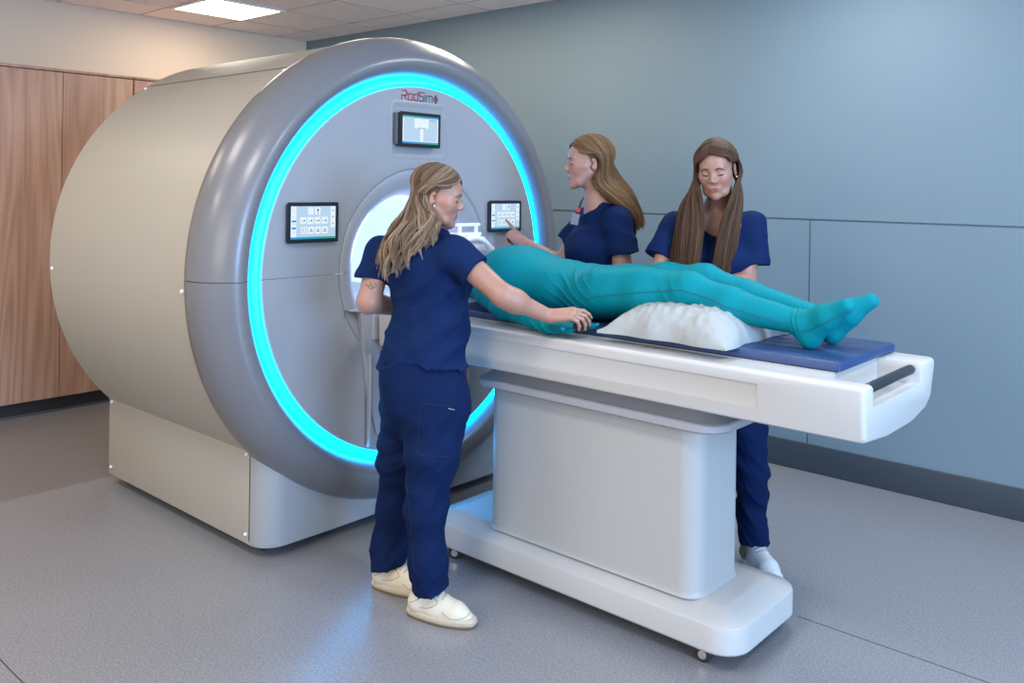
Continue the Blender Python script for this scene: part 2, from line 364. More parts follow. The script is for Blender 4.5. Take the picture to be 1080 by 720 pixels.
def screen(y0, y1, z0, z1, kind, dep=.03, flip=False):
    x0 = fx+.0005; x1 = x0+dep; kk = x1/-2.98; y0 *= kk; y1 *= kk; z0 = CH+(z0-CH)*kk; z1 = CH+(z1-CH)*kk
    mb = MB()
    mb.loft([rr3(x0, y0+.006, y1-.006, z0+.006, z1-.006, .006), rr3(x1-.004, y0+.002, y1-.002, z0+.002, z1-.002, .007), rr3(x1-.003, y0, y1, z0, z1, .007), rr3(x1, y0+.001, y1-.001, z0+.001, z1-.001, .006)])
    s = mb.obj('touch_screen', M['black'], scan, 40)
    b_ = .016
    d = MB(); ya, yb, za, zb = y0+b_, y1-b_, z0+b_, z1-b_
    W, Hh = yb-ya, zb-za
    def q(u0, u1, v0, v1, mi, lay):
        d.cur = mi; d.box(x1-.0008, x1+.0004+.0003*lay, ya+u0*W, ya+u1*W, za+v0*Hh, za+v1*Hh)
    mats = [SB, SW, SD, SBL, SG]
    q(0, 1, 0, 1, 0, 0)
    if kind == 'menu':
        q(0, .115, .07, 1, 1, 1); q(.885, .99, .34, .99, 1, 1)
        for v in (.52, .31): q(.02, .11, v, v+.055, 3, 2)
        for v in (.82, .64, .42, .18): q(.035, .085, v, v+.07, 4, 2); q(.05, .07, v+.02, v+.05, 0, 3)
        for v in (.82, .62, .42): q(.91, .965, v, v+.09, 4, 2); q(.925, .95, v+.03, v+.06, 2, 3)
        for i, u in enumerate((.375, .53)):
            q(u, u+.12, .74, .97, 1, 1)
            if i: q(u+.045, u+.08, .84, .92, 2, 2); q(u+.05, u+.075, .77, .80, 2, 2)
            else: q(u+.05, u+.07, .83, .90, 4, 2)
        for i in range(4):
            u = .20+i*.16; q(u, u+.135, .46, .67, 1, 1); q(u+.03, u+.10, .545, .56, 2, 2); q(u+.085, u+.105, .53, .59, 2, 2)
            u = .225+i*.155; q(u, u+.13, .16, .37, 1, 1)
            if i: q(u+.03, u+.10, .22, .245, 2, 2); q(u+.045, u+.085, .27, .30, 2, 2)
            else:
                for (a, b2, c, e2) in ((.04, .09, .32, .33), (.04, .09, .20, .21), (.03, .04, .21, .32), (.09, .10, .21, .32)): q(u+a, u+b2, c, e2, 2, 2)
    else:
        q(.03, .97, .1, .9, 0, 1); q(0, .03, .09, .92, 1, 1); q(.97, 1, .09, .92, 1, 1)
        q(.32, .72, .58, .90, 1, 2); q(.36, .42, .55, .585, 4, 2); q(.62, .68, .55, .585, 4, 2); q(.42, .62, .565, .58, 2, 3); q(.485, .57, .1, .565, 1, 2)
        q(.76, .94, .86, .875, 2, 2)
        q(0, 1, .085, .1, 1, 2)
    do = d.obj('display', None, s, 0, mats)
    MB().box(x1-.0008, x1+.0015, ya, yb, za, za+.065*Hh).obj('status_bar', GR, s, 0)
    if kind != 'menu': MB().box(x1-.0008, x1+.0015, ya, yb, zb-.06*Hh, zb).obj('title_bar', GR2, s, 0)
    return s
tag(screen(2.018, 2.27, 1.293, 1.459, 'menu', .019), 'left black touch screen showing a menu of icons')
tag(screen(3.200, 3.445, 1.303, 1.463, 'menu', .019), 'right black touch screen showing a menu of icons')
tag(screen(2.603, 2.855, 1.708, 1.868, 'table', .036), 'top screen showing a drawing of the patient table')
MB().box(fx-.006, fx+.022, 2.562, 2.80, 1.716, 1.858, .004).obj('screen_mount', M['dgrey'], scan)
# ---- lettering above the top screen
lg = MB()
LX = fx+.0002
def stroke(pts, w=.0055, mi=0):
    lg.cur = mi
    for (a, b_) in zip(pts[:-1], pts[1:]):
        a = np.array(a); b_ = np.array(b_); t = (b_-a); L = np.linalg.norm(t); t = t/L; nrm = np.array([-t[1], t[0]])*w/2; a = a-t*w/2*.8; b_ = b_+t*w/2*.8
        q = [a-nrm, b_-nrm, b_+nrm, a+nrm]
        lg.add([(LX, *p) for p in q]+[(LX+.0012, *p) for p in q], [(4, 5, 6, 7), (0, 1, 5, 4), (1, 2, 6, 5), (2, 3, 7, 6), (3, 0, 4, 7)])
y0 = 2.612; zb_ = 1.922; h = .042
def S(dy, pts, mi): stroke([(y0+dy+a, zb_+b_) for a, b_ in pts], .0055, mi)
S(0, [(0, .0), (0, .018), (.026, .018), (.030, .024), (.030, .034), (.024, .040), (.002, .040)], 0); S(0, [(.014, .018), (.030, 0)], 0)
S(.040, [(0, .004), (.004, 0), (.024, 0), (.024, .028), (.004, .028), (0, .024), (0, .004)], 0)
S(.074, [(.024, .040), (.024, 0), (.004, 0), (0, .004), (0, .024), (.004, .028), (.024, .028)], 0)
S(.108, [(.024, .036), (.020, .040), (.004, .040), (0, .036), (0, .025), (.004, .021), (.020, .021), (.024, .017), (.024, .004), (.020, 0), (.004, 0), (0, .004)], 1)
S(.142, [(0, 0), (0, .027)], 1); S(.142, [(0, .036), (0, .039)], 1)
S(.152, [(0, 0), (0, .027), (.032, .027), (.036, .023), (.036, 0)], 1); S(.152, [(.018, .027), (.018, 0)], 1)
S(.197, [(0, .015), (.013, .033), (.026, .015), (.013, -.004), (0, .015)], 1); S(.197, [(.0065, .015), (.013, .024), (.0195, .015), (.013, .006), (.0065, .015)], 0)
lg.obj('lettering', None, scan, 0, [M['red'], M['ink']])
# ================================================================ PATIENT TABLE
BY = 2.78
bed = thing('patient_table', 'white wheeled patient table with a grey tray and black end handle, docked to the scanner', 'patient table', (-1.9, BY, 0))
def ysec(yn, yf): return None
xe, xh = -.862, -2.93
# table top: section lofted along X; end is square with a notch for the handle
def sec(x, s=0.0, dz=0.0):
    yn, yf = 2.455+s, 3.105-s
    return [(x, yn+.013, .99-dz), (x, yn+.006, .9885-dz), (x, yn+.0015, .984-dz), (x, yn, .977-dz), (x, yn+.004, .848+dz), (x, yn+.007, .838+dz), (x, yn+.018, .832+dz), (x, yn+.20, .815+dz), (x, yf-.22, .815+dz), (x, yf-.085, .836+dz), (x, yf-.052, .852+dz), (x, yf-.035, .875), (x, yf-.002, .972-dz), (x, yf, .979-dz), (x, yf-.003, .986-dz), (x, yf-.013, .99-dz)]
mb = MB(); mb.loft([sec(xh), sec(xe-.016), sec(xe-.008, .0015, .0015), sec(xe-.003, .005, .005), sec(xe, .011, .010)]); top = mb.obj('table_top', M['bed'], bed)
def cutbox(o, x0, x1, y0, y1, z0, z1, bev=0): boolean(o, MB().box(x0-0, x1, y0, y1, z0, z1, bev).obj('cut', M['bed']))
off = -np.array(bed.location)
cutbox(top, -1.0, -.80, 2.522, 2.955, .925, 1.05)
cutbox(top, -1.0-.0, -.93, 2.522, 2.955, .905, .93)
cutbox(top, -2.60, -1.18, 2.40, 2.4605, .880, .952)
bevel(top, .003, 2, 50)
MB().box(xh+.05, -1.005, 2.60, 3.09, .988, .9925, .001).obj('table_pad', M['bed'], bed)
# handle bar
hy0, hy1 = 2.523, 2.954
h = MB(); h.tube([(-.885, hy0, .972), (-.885, hy1, .972)], .0095, 16); hb = h.obj('handle_bar', M['chrome'], bed)
h = MB(); h.tube([(-.885, hy0+.024, .972), (-.885, hy0+.03, .972), (-.885, hy1-.034, .972), (-.885, hy1-.028, .972)], [.013, .0155, .0155, .013], 18); h.obj('grip', M['grip'], hb, 50)
# grey tray under the table top
r = []
for (x0, x1, y0, y1, rad, z) in ((-2.42, -1.44, 2.56, 2.92, .08, .742), (-2.425, -1.345, 2.515, 2.965, .10, .744), (-2.43, -1.337, 2.505, 2.972, .10, .752), (-2.43, -1.335, 2.503, 2.974, .10, .772),
        (-2.425, -1.341, 2.510, 2.968, .10, .777), (-2.415, -1.355, 2.522, 2.956, .10, .776), (-2.41, -1.41, 2.575, 2.91, .08, .80), (-2.41, -1.44, 2.60, 2.88, .06, .835)):
    r.append([(x, y, z) for x, y in rrect(x0, x1, y0, y1, rad, 10)])
MB().loft(r).obj('tray', M['bedgrey'], bed, 40)
# column
r = []
for (gx_, z) in ((.006, .178), (.003, .182), (.001, .19), (0, .20), (0, .70), (0, .748)):
    r.append([(x, y, z) for x, y in rrect(-2.385-gx_, -1.435+gx_, 2.562-gx_, 2.885+gx_, .07, 10)])
MB().loft(r).obj('column', M['column'], bed, 50)
# base
r = []
for (s, z) in ((.030, .060), (.004, .060), (0, .066), (0, .140), (.002, .147), (.006, .151), (.085, .176), (.092, .1775), (.11, .178)):
    r.append([(x, y, z) for x, y in rrect(-2.70+s, -1.262-s, 2.505+s, 3.005-s, max(.10-s*.9, .02), 10)])
MB().loft(r).obj('base', M['bed'], bed, 28)
MB().loft([[(x, y, z) for x, y in rrect(-2.62, -1.33, 2.60, 2.94, .05)] for z in (.045, .062)]).obj('chassis', M['gap'], bed)
def caster(x, y, a):
    c = MB().box(x-.02, x+.02, y-.02, y+.02, .044, .05).obj('caster', M['chrome'], bed)
    ux, uy = math.cos(a), math.sin(a)
    w = MB(); pts = lambda r_, o: [(x+ux*r_*math.cos(t)-uy*o, y+uy*r_*math.cos(t)+ux*o, .028+r_*math.sin(t)) for t in np.linspace(0, 2*PI, 24, endpoint=False)]
    w.loft([pts(.023, -.012), pts(.028, -.009), pts(.028, .009), pts(.023, .012)]); w.obj('wheel', M['rubber'], c, 40)
    f = MB()
    for o in (-.016, .016): f.loft([pts(.014, o-.002), pts(.014, o+.002)])
    f.box(x-.016, x+.016, y-.016, y+.016, .040, .046); f.obj('fork', M['chrome'], c)
for x, y, a in ((-2.545, 2.556, .5), (-1.40, 2.556, .2), (-2.545, 2.95, .9), (-1.40, 2.95, .1)): caster(x, y, a)
# mattress
r = []
for (s, z) in ((.006, .993), (0, .997), (0, 1.017), (.003, 1.021), (.010, 1.0225)):
    r.append([(x, y, z) for x, y in rrect(-2.88+s, -.985-s, 2.598+s, 3.092-s, .012, 3)])
tag(MB().loft(r).obj('mattress', M['mattress'], None, 40), 'thin navy blue vinyl mattress lying on the white patient table', 'mattress')
# ================================================================ SMOOTH BODIES (distance fields meshed on a graded grid)
def D3(a, b, c): return np.array([a, b, c], float)
def nrm(v): v = np.asarray(v, float); return v/(np.linalg.norm(v)+1e-12)
class Frame:
    """local axes: x right, y forward, z up"""
    def __init__(s, o, fwd, up=(0, 0, 1), scale=1.0):
        s.o = np.asarray(o, float); f = nrm(fwd); u = np.asarray(up, float); r = nrm(np.cross(f, u)); u = np.cross(r, f)
        s.A = np.stack([r, f, u], 1); s.s = scale
    def __call__(s, *p): return s.o+s.s*(s.A @ np.asarray(p, float))
    def loc(s, W): return ((np.asarray(W)-s.o) @ s.A)/s.s
    def tilt(s, pitch=0, yaw=0, roll=0):
        """yaw + turns to own left, pitch + looks up, roll + tips to own right"""
        e = Matrix.Rotation(yaw, 3, 'Z') @ Matrix.Rotation(pitch, 3, 'X') @ Matrix.Rotation(roll, 3, 'Y')
        q = Frame(s.o, (0, 1, 0)); q.A = s.A @ np.array(e); q.s = s.s; return q

class Field:
    def __init__(s): s.ops = []; s.post = []
    def _add(s, fn, lo, hi, k, mode): s.ops.append((fn, np.asarray(lo, float), np.asarray(hi, float), k, mode)); return s
    def cone(s, a, b, ra, rb, k=.02, flat=None, mode=1, cap=None):
        a = np.asarray(a, float); b = np.asarray(b, float); ba = b-a
        if flat is not None: n, sc = nrm(flat[0]), flat[1]
        else: n, sc = None, 1
        if n is not None: ba2 = ba+(sc-1)*(ba@n)*n
        else: ba2 = ba
        L2 = ba2@ba2+1e-12; L = math.sqrt(L2)
        def fn(X, Y, Z):
            x, y, z = X-a[0], Y-a[1], Z-a[2]
            if n is not None:
                q = (sc-1)*(x*n[0]+y*n[1]+z*n[2]); x = x+q*n[0]; y = y+q*n[1]; z = z+q*n[2]
            tr = (x*ba2[0]+y*ba2[1]+z*ba2[2])/L2; t = np.clip(tr, 0, 1)
            d = np.sqrt((x-t*ba2[0])**2+(y-t*ba2[1])**2+(z-t*ba2[2])**2)-(ra+(rb-ra)*t)
            if cap == 'open':   # flat hollow end at b
                d = np.maximum(d, (tr-1)*L)
                inn = np.sqrt((x-tr*ba2[0])**2+(y-tr*ba2[1])**2+(z-tr*ba2[2])**2)-(ra+(rb-ra)*tr-.011)
                d = np.maximum(d, -np.maximum(inn, (1-tr)*L-.035))
            elif cap == 'flat': d = np.maximum(d, (tr-1)*L)
            return d
        r = max(ra, rb)*max(1.0, 1.0)+.005
        return s._add(fn, np.minimum(a, b)-r, np.maximum(a, b)+r, k, mode)
    def chain(s, pts, rad, k=.02, flat=None, mode=1):
        for i in range(len(pts)-1): s.cone(pts[i], pts[i+1], rad[i], rad[i+1], k, flat, mode)
        return s
    def ell(s, c, r, A=None, k=.02, mode=1):
        c = np.asarray(c, float); r = np.asarray(r, float); A = np.eye(3) if A is None else np.asarray(A)
        def fn(X, Y, Z):
            x, y, z = X-c[0], Y-c[1], Z-c[2]
            u = [(A[0, i]*x+A[1, i]*y+A[2, i]*z) for i in range(3)]
            k0 = np.sqrt(sum((u[i]/r[i])**2 for i in range(3))); k1 = np.sqrt(sum((u[i]/r[i]**2)**2 for i in range(3)))+1e-9
            return k0*(k0-1)/k1
        e = np.sqrt(((A*r)**2).sum(1))
        return s._add(fn, c-e, c+e, k, mode)
    def plane(s, p, n, k=.004):
        """keep the side the normal points away from"""
        p = np.asarray(p, float); n = nrm(n)
        return s._add(lambda X, Y, Z: (X-p[0])*n[0]+(Y-p[1])*n[1]+(Z-p[2])*n[2], [-9]*3, [9]*3, k, 3)
    def fold(s, fn): s.post.append(fn); return s
    def bounds(s):
        L = [o for o in s.ops if o[4] == 1]
        return np.min([o[1] for o in L], 0)-.012, np.max([o[2] for o in L], 0)+.012
    def mesh(s, h=.006, fine=None, hf=.003, lo=None, hi=None):
        a, b = s.bounds()
        if lo is not None: a = np.maximum(a, lo)
        if hi is not None: b = np.minimum(b, hi)
        ax = []
        for i in range(3):
            c = [a[i]]
            while c[-1] < b[i]:
                st = h
                for f in (fine or []):
                    if f[0][i]-h <= c[-1] <= f[1][i]: st = hf
                c.append(c[-1]+st)
            ax.append(np.array(c))
        xs, ys, zs = ax
        D = np.full((len(xs), len(ys), len(zs)), .2, np.float32)
        for fn, l, u, k, mode in s.ops:
            mg = .03+k
            sl = []
            for i, c in enumerate(ax):
                i0, i1 = np.searchsorted(c, l[i]-mg), np.searchsorted(c, u[i]+mg); sl.append(slice(max(i0-1, 0), i1+1))
            S_ = tuple(sl)
            X = xs[sl[0]][:, None, None]; Y = ys[sl[1]][None, :, None]; Z = zs[sl[2]][None, None, :]
            if 0 in D[S_].shape: continue
            d = fn(X, Y, Z).astype(np.float32); e = D[S_]
            if mode == 1:
                hh = np.clip(.5+.5*(e-d)/k, 0, 1); D[S_] = e+(d-e)*hh-k*hh*(1-hh)
            elif mode == 2:
                d = -d; hh = np.clip(.5-.5*(e-d)/k, 0, 1); D[S_] = e+(d-e)*hh+k*hh*(1-hh)
            else: 
                hh = np.clip(.5-.5*(e-d)/k, 0, 1); D[S_] = e+(d-e)*hh+k*hh*(1-hh)
        for fn in s.post:
            X = xs[:, None, None]; Y = ys[None, :, None]; Z = zs[None, None, :]
            near = np.abs(D) < .05
            idx = np.nonzero(near)
            D[idx] += fn(xs[idx[0]], ys[idx[1]], zs[idx[2]]).astype(np.float32)
        D[0], D[-1], D[:, 0], D[:, -1], D[:, :, 0], D[:, :, -1] = .1, .1, .1, .1, .1, .1
        return nets(D, xs, ys, zs)

def nets(D, xs, ys, zs):
    S_ = D < 0
    c = S_[:-1, :-1, :-1].astype(np.int8)
    tot = np.zeros(c.shape, np.int8)
    for i in (0, 1):
        for j in (0, 1):
            for k in (0, 1):
                tot += S_[i:S_.shape[0]-1+i, j:S_.shape[1]-1+j, k:S_.shape[2]-1+k]
    act = (tot > 0) & (tot < 8)
    I, J, K = np.nonzero(act); n = len(I)
    idx = np.full(act.shape, -1, np.int32); idx[I, J, K] = np.arange(n)
    acc = np.zeros((n, 3)); cnt = np.zeros(n)
    cs = [(i, j, k) for i in (0, 1) for j in (0, 1) for k in (0, 1)]
    val = {q: D[I+q[0], J+q[1], K+q[2]].astype(float) for q in cs}
    for q in cs:
        for a in range(3):
            if q[a]: continue
            r = list(q); r[a] = 1; r = tuple(r)
            d0, d1 = val[q], val[r]; m_ = (d0 < 0) != (d1 < 0)
            t = np.where(m_, d0/np.where(m_, d0-d1, 1), 0)
            p = [np.full(n, float(q[0])), np.full(n, float(q[1])), np.full(n, float(q[2]))]; p[a] = t
            for b in range(3): acc[:, b] += np.where(m_, p[b], 0)
            cnt += m_
    f = acc/cnt[:, None]
    V = np.stack([xs[I]+f[:, 0]*(xs[I+1]-xs[I]), ys[J]+f[:, 1]*(ys[J+1]-ys[J]), zs[K]+f[:, 2]*(zs[K+1]-zs[K])], 1)
    Q = []
    for a in range(3):
        s0 = [slice(None)]*3; s1 = [slice(None)]*3; s0[a] = slice(0, -1); s1[a] = slice(1, None)
        A, B = S_[tuple(s0)], S_[tuple(s1)]; ch = np.argwhere(A != B)
        b, c_ = (a+1) % 3, (a+2) % 3
        ok = (ch[:, b] > 0) & (ch[:, c_] > 0) & (ch[:, b] < D.shape[b]-1) & (ch[:, c_] < D.shape[c_]-1); ch = ch[ok]
        ins = A[tuple(ch.T)]
        def cell(db, dc):
            w_ = ch.copy(); w_[:, b] += db; w_[:, c_] += dc; return idx[tuple(w_.T)]
        q = np.stack([cell(-1, -1), cell(0, -1), cell(0, 0), cell(-1, 0)], 1)
        q[~ins] = q[~ins][:, ::-1]; Q.append(q)
    Q = np.concatenate(Q); Q = Q[(Q >= 0).all(1)]
    return V, Q
def smooth_mesh(V, Q, it=1, lam=.5):
    n = len(V)
    e = np.concatenate([Q[:, [0, 1]], Q[:, [1, 2]], Q[:, [2, 3]], Q[:, [3, 0]]]); e = np.concatenate([e, e[:, ::-1]])
    cnt = np.bincount(e[:, 0], minlength=n)[:, None]
    for _ in range(it):
        S_ = np.stack([np.bincount(e[:, 0], weights=V[e[:, 1], c], minlength=n) for c in range(3)], 1)/np.maximum(cnt, 1)
        V = V+lam*(S_-V)
    return V
def sdf_obj(name, F, mt, parent=None, h=.006, fine=None, hf=.003, it=1, mats=None, classify=None, **kw):
    V, Q = F.mesh(h, fine, hf, **kw); V = smooth_mesh(V, Q, it)
    mi = None
    if classify is not None: mi = classify(V[Q].mean(1))
    return mesh_obj(name, V, Q, mt, parent, 180, mats, mi)
def wave_fold(amp, freq, seed, dirs=4, squash=(1, 1, 1), mask=None):
    r = np.random.default_rng(seed); K_ = r.normal(size=(dirs, 3)); K_ /= np.linalg.norm(K_, axis=1)[:, None]; K_ *= np.array(squash)
    ph = r.uniform(0, 6.28, dirs); fr = freq*r.uniform(.6, 1.5, dirs)
    def fn(x, y, z):
        wx = x+.03*np.sin(9*y+11*z+seed); wy = y+.03*np.sin(10*z+8*x+2*seed); wz = z+.03*np.sin(9*x+10*y+3*seed)
        v = 0
        for k in range(dirs):
            sn = np.sin(fr[k]*(wx*K_[k, 0]+wy*K_[k, 1]+wz*K_[k, 2])+ph[k]); v = v+1-np.abs(sn)*1.6
        v = amp*v/dirs
        return -v*(mask(x, y, z) if mask else 1)
    return fn

# ---------------------------------------------------------------- anatomy
def add_head(F, H, neck, rn=.050, jaw=1.0, ears=(1, 1)):
    """H: Frame at the centre of the head between the ears. neck: world point at the neck root"""
    s = H.s; A = H.A
    def E(c, r, k=.012, mode=1, rot=None):
        A_ = A if rot is None else A @ np.array(rot); F.ell(H(*c), np.array(r)*s, A_, k*s, mode)
    def C(a, b, ra, rb, k=.012, mode=1): F.cone(H(*a), H(*b), ra*s, rb*s, k*s, None, mode)
    E((0, -.016, .044), (.073, .093, .080), .01)
    E((0, .030, .030), (.062, .062, .062), .02)
    E((0, .034, -.022), (.056, .055, .075), .02)
    for q in (-1, 1):
        C((q*.052*jaw, .004, -.040), (q*.034*jaw, .050, -.082), .017, .015, .03)
        C((q*.034*jaw, .050, -.082), (0, .070, -.096), .015, .014, .02)
        E((q*.034, .056, -.022), (.026, .026, .028), .025)
        E((q*.052, .030, -.008), (.016, .03, .016), .02)
    E((0, .030, -.078), (.036, .042, .022), .02)
    E((0, .077, -.094), (.017, .012, .014), .014)
    C((-.036, .074, .026), (.036, .074, .026), .011, .011, .014)
    for q in (-1, 1): E((q*.031, .098, .006), (.020, .018, .0125), .012, 2)
    C((0, .083, .014), (0, .102, -.020), .0072, .0090, .013)
    E((0, .1015, -.0215), (.0108, .0105, .0095), .010)
    for q in (-1, 1): E((q*.0115, .096, -.028), (.0075, .010, .0075), .007)
    E((0, .078, -.060), (.028, .013, .021), .015)
    E((0, .0898, -.0576), (.0235, .0062, .0042), .004); E((0, .0890, -.0668), (.0195, .0062, .0048), .004)
    C((-.024, .0925, -.0621), (.024, .0925, -.0621), .0012, .0012, .003, 2)
    for q in (-1, 1): E((q*.031, .0745, .0055), (.0150, .0125, .0110), .005)
    for q, on in zip((-1, 1), ears):
        if not on: continue
        rt = Matrix.Rotation(q*-.32, 3, 'Z') @ Matrix.Rotation(-.18, 3, 'X')
        E((q*.077, -.010, -.004), (.0075, .0175, .030), .006, 1, rt)
        E((q*.0835, -.004, .000), (.006, .0085, .014), .004, 2, rt)
    F.chain([H(0, -.024, -.035), H(0, -.028, -.085), neck], [rn*s, rn*.98*s, rn*1.12*s], .025*s)
def head_classify(H):
    def fn(Cn):
        L = H.loc(Cn); mi = np.zeros(len(L), int)
        x, y, z = L[:, 0], L[:, 1], L[:, 2]
        up = ((x/.0240)**2+((z+.0578)/.0042)**2 < 1); lw = ((x/.0205)**2+((z+.0668)/.0050)**2 < 1)
        mi[(up | lw) & (y > .078)] = 1
        ch = ((np.abs(x)-.040)/.020)**2+((z+.026)/.018)**2 < 1
        mi[ch & (y > .03) & (mi == 0)] = 2
        return mi
    return fn
def face_details(H, root, brow_col, body=None, closed=True):
    from mathutils.bvhtree import BVHTree
    me = body.data; o0 = Vector(root.location)
    bvh = BVHTree.FromPolygons([v.co[:] for v in me.vertices], [p.vertices[:] for p in me.polygons])
    def on(x, z, out):
        a = Vector(H(x, .16, z))-o0; d = Vector(-H.A[:, 1]); q = bvh.ray_cast(a, d)[0]
        return np.array(q+o0)+out*H.A[:, 1] if q is not None else H(x, .085, z)
    for q in (-1, 1):
        b = MB(); pts = []; rr = []
        for i in range(9):
            t = i/8; x = .016+.033*t; z = .0245+.0055*math.sin(PI*min(t*1.1, 1))-.004*t*t; y = .0865-.35*max(0,x-.013)**1.25+.001
            pts.append(on(q*x, z, .0002)); rr.append((.0030*(1-t)**.5+.0011)*H.s)
        b.tube(pts, rr, 6, True, .8); b.obj('eyebrow', brow_col, root)
        e = MB(); pts = []; rr = []
        for i in range(9):
            t = i/8*2-1; x = .031+.0135*t; pts.append(on(q*x, -.0005-.0026*(1-t*t)+.0014*t, .0002)); rr.append(.0013+.0010*(1-abs(t))+.0003*(t+1))
        e.tube(pts, rr, 6); e.obj('eyelashes', MH['lash'], root)
        if not closed:
            s_ = MB(); bm = bmesh.new(); bmesh.ops.create_uvsphere(bm, u_segments=16, v_segments=10, radius=.0108*H.s)
            for v in bm.verts: v.co = Vector(H(q*.031, .0765, .0045))+v.co
            s_.bm(bm); s_.obj('eye', MH['eye'], root, 180)
def add_hand(F, w, d, n, side, curl=(.3, .3, .3, .3), spread=.06, thumb=(.6, .3, .3), s=1.0, k=.004):
    """w wrist, d towards the knuckles, n out of the back of the hand, side +1 thumb on the +y side of (d, y, n)"""
    d = nrm(d); n = nrm(np.asarray(n)-np.dot(n, d)*d); y = np.cross(n, d)*side
    G = lambda a, b_, c: np.asarray(w)+s*(a*d+b_*y+c*n)
    yk = (.030, .010, -.010, -.028); xk = (.088, .092, .087, .078); ln = ((.042, .025, .020), (.046, .028, .021), (.042, .026, .021), (.032, .020, .018))
    for i in range(4):
        F.cone(G(0, yk[i]*.55, 0), G(xk[i], yk[i], .002), .0165*s, .0115*s, .016*s)
    F.ell(G(.045, 0, -.004), np.array((.045, .034, .012))*s, np.stack([d, y, n], 1), .012*s)
    F.ell(G(.032, .020, -.009), np.array((.028, .016, .013))*s, np.stack([d, y, n], 1), .012*s)
    tips = []
    for i in range(4):
        p = G(xk[i], yk[i], .001); a = 0.0; sp = spread*(1.5-i)
        for j in range(3):
            c = curl[i] if not hasattr(curl[i], '__len__') else curl[i][j]
            a += c
            dr = math.cos(a)*(math.cos(sp)*d+math.sin(sp)*y)-math.sin(a)*n
            q = p+s*ln[i][j]*dr; r0 = (.0093, .0082, .0073)[j]*s*(.92 if i == 3 else 1); r1 = (.0082, .0073, .0062)[j]*s*(.92 if i == 3 else 1)
            F.cone(p, q, r0, r1, k*s if j else .006*s); p = q
        tips.append(p)
    # thumb: leaves the side of the palm near its base
    p = G(.018, .022, -.006); out, dn, bend = thumb; a = out
    for j, (L, r0, r1) in enumerate(((.042, .0135, .0105), (.032, .0100, .0088), (.026, .0088, .0072))):
        dr = math.cos(a)*d+math.sin(a)*y-dn*n; dr = nrm(dr); q = p+s*L*dr; F.cone(p, q, r0*s, r1*s, .008*s if j == 0 else .003*s); p = q; a -= bend
    tips.append(p)
    return tips

# ---------------------------------------------------------------- hair
def hair_mat(name, c0, c1, c2, rough=.62):
    mt, nt, b = newmat(name); setp(b, rough=rough, spec=.16, sheen=.0)
    at_ = nt.nodes.new('ShaderNodeAttribute'); at_.attribute_name = 'tone'
    cr = nt.nodes.new('ShaderNodeValToRGB'); e = cr.color_ramp.elements
    e[0].position = 0; e[0].color = (*c0, 1); e[1].position = 1; e[1].color = (*c2, 1); x = e.new(.5); x.color = (*c1, 1)
    nt.links.new(at_.outputs['Fac'], cr.inputs['Fac']); nt.links.new(cr.outputs['Color'], b.inputs['Base Color'])
    return mt
def resample(pts, K):
    """smooth Catmull-Rom resampling to K points, even in length"""
    p = np.asarray(pts, float); p = np.vstack([2*p[0]-p[1], p, 2*p[-1]-p[-2]]); out = []
    for i in range(1, len(p)-2):
        for t in np.linspace(0, 1, 12, endpoint=False):
            a, b, c, d = p[i-1], p[i], p[i+1], p[i+2]
            out.append(.5*((2*b)+(c-a)*t+(2*a-5*b+4*c-d)*t*t+(3*b-a-3*c+d)*t**3))
    out.append(p[-2]); out = np.array(out); L = np.r_[0, np.cumsum(np.linalg.norm(np.diff(out, axis=0), axis=1))]
    u = np.linspace(0, L[-1], K); return np.stack([np.interp(u, L, out[:, i]) for i in range(3)], 1)
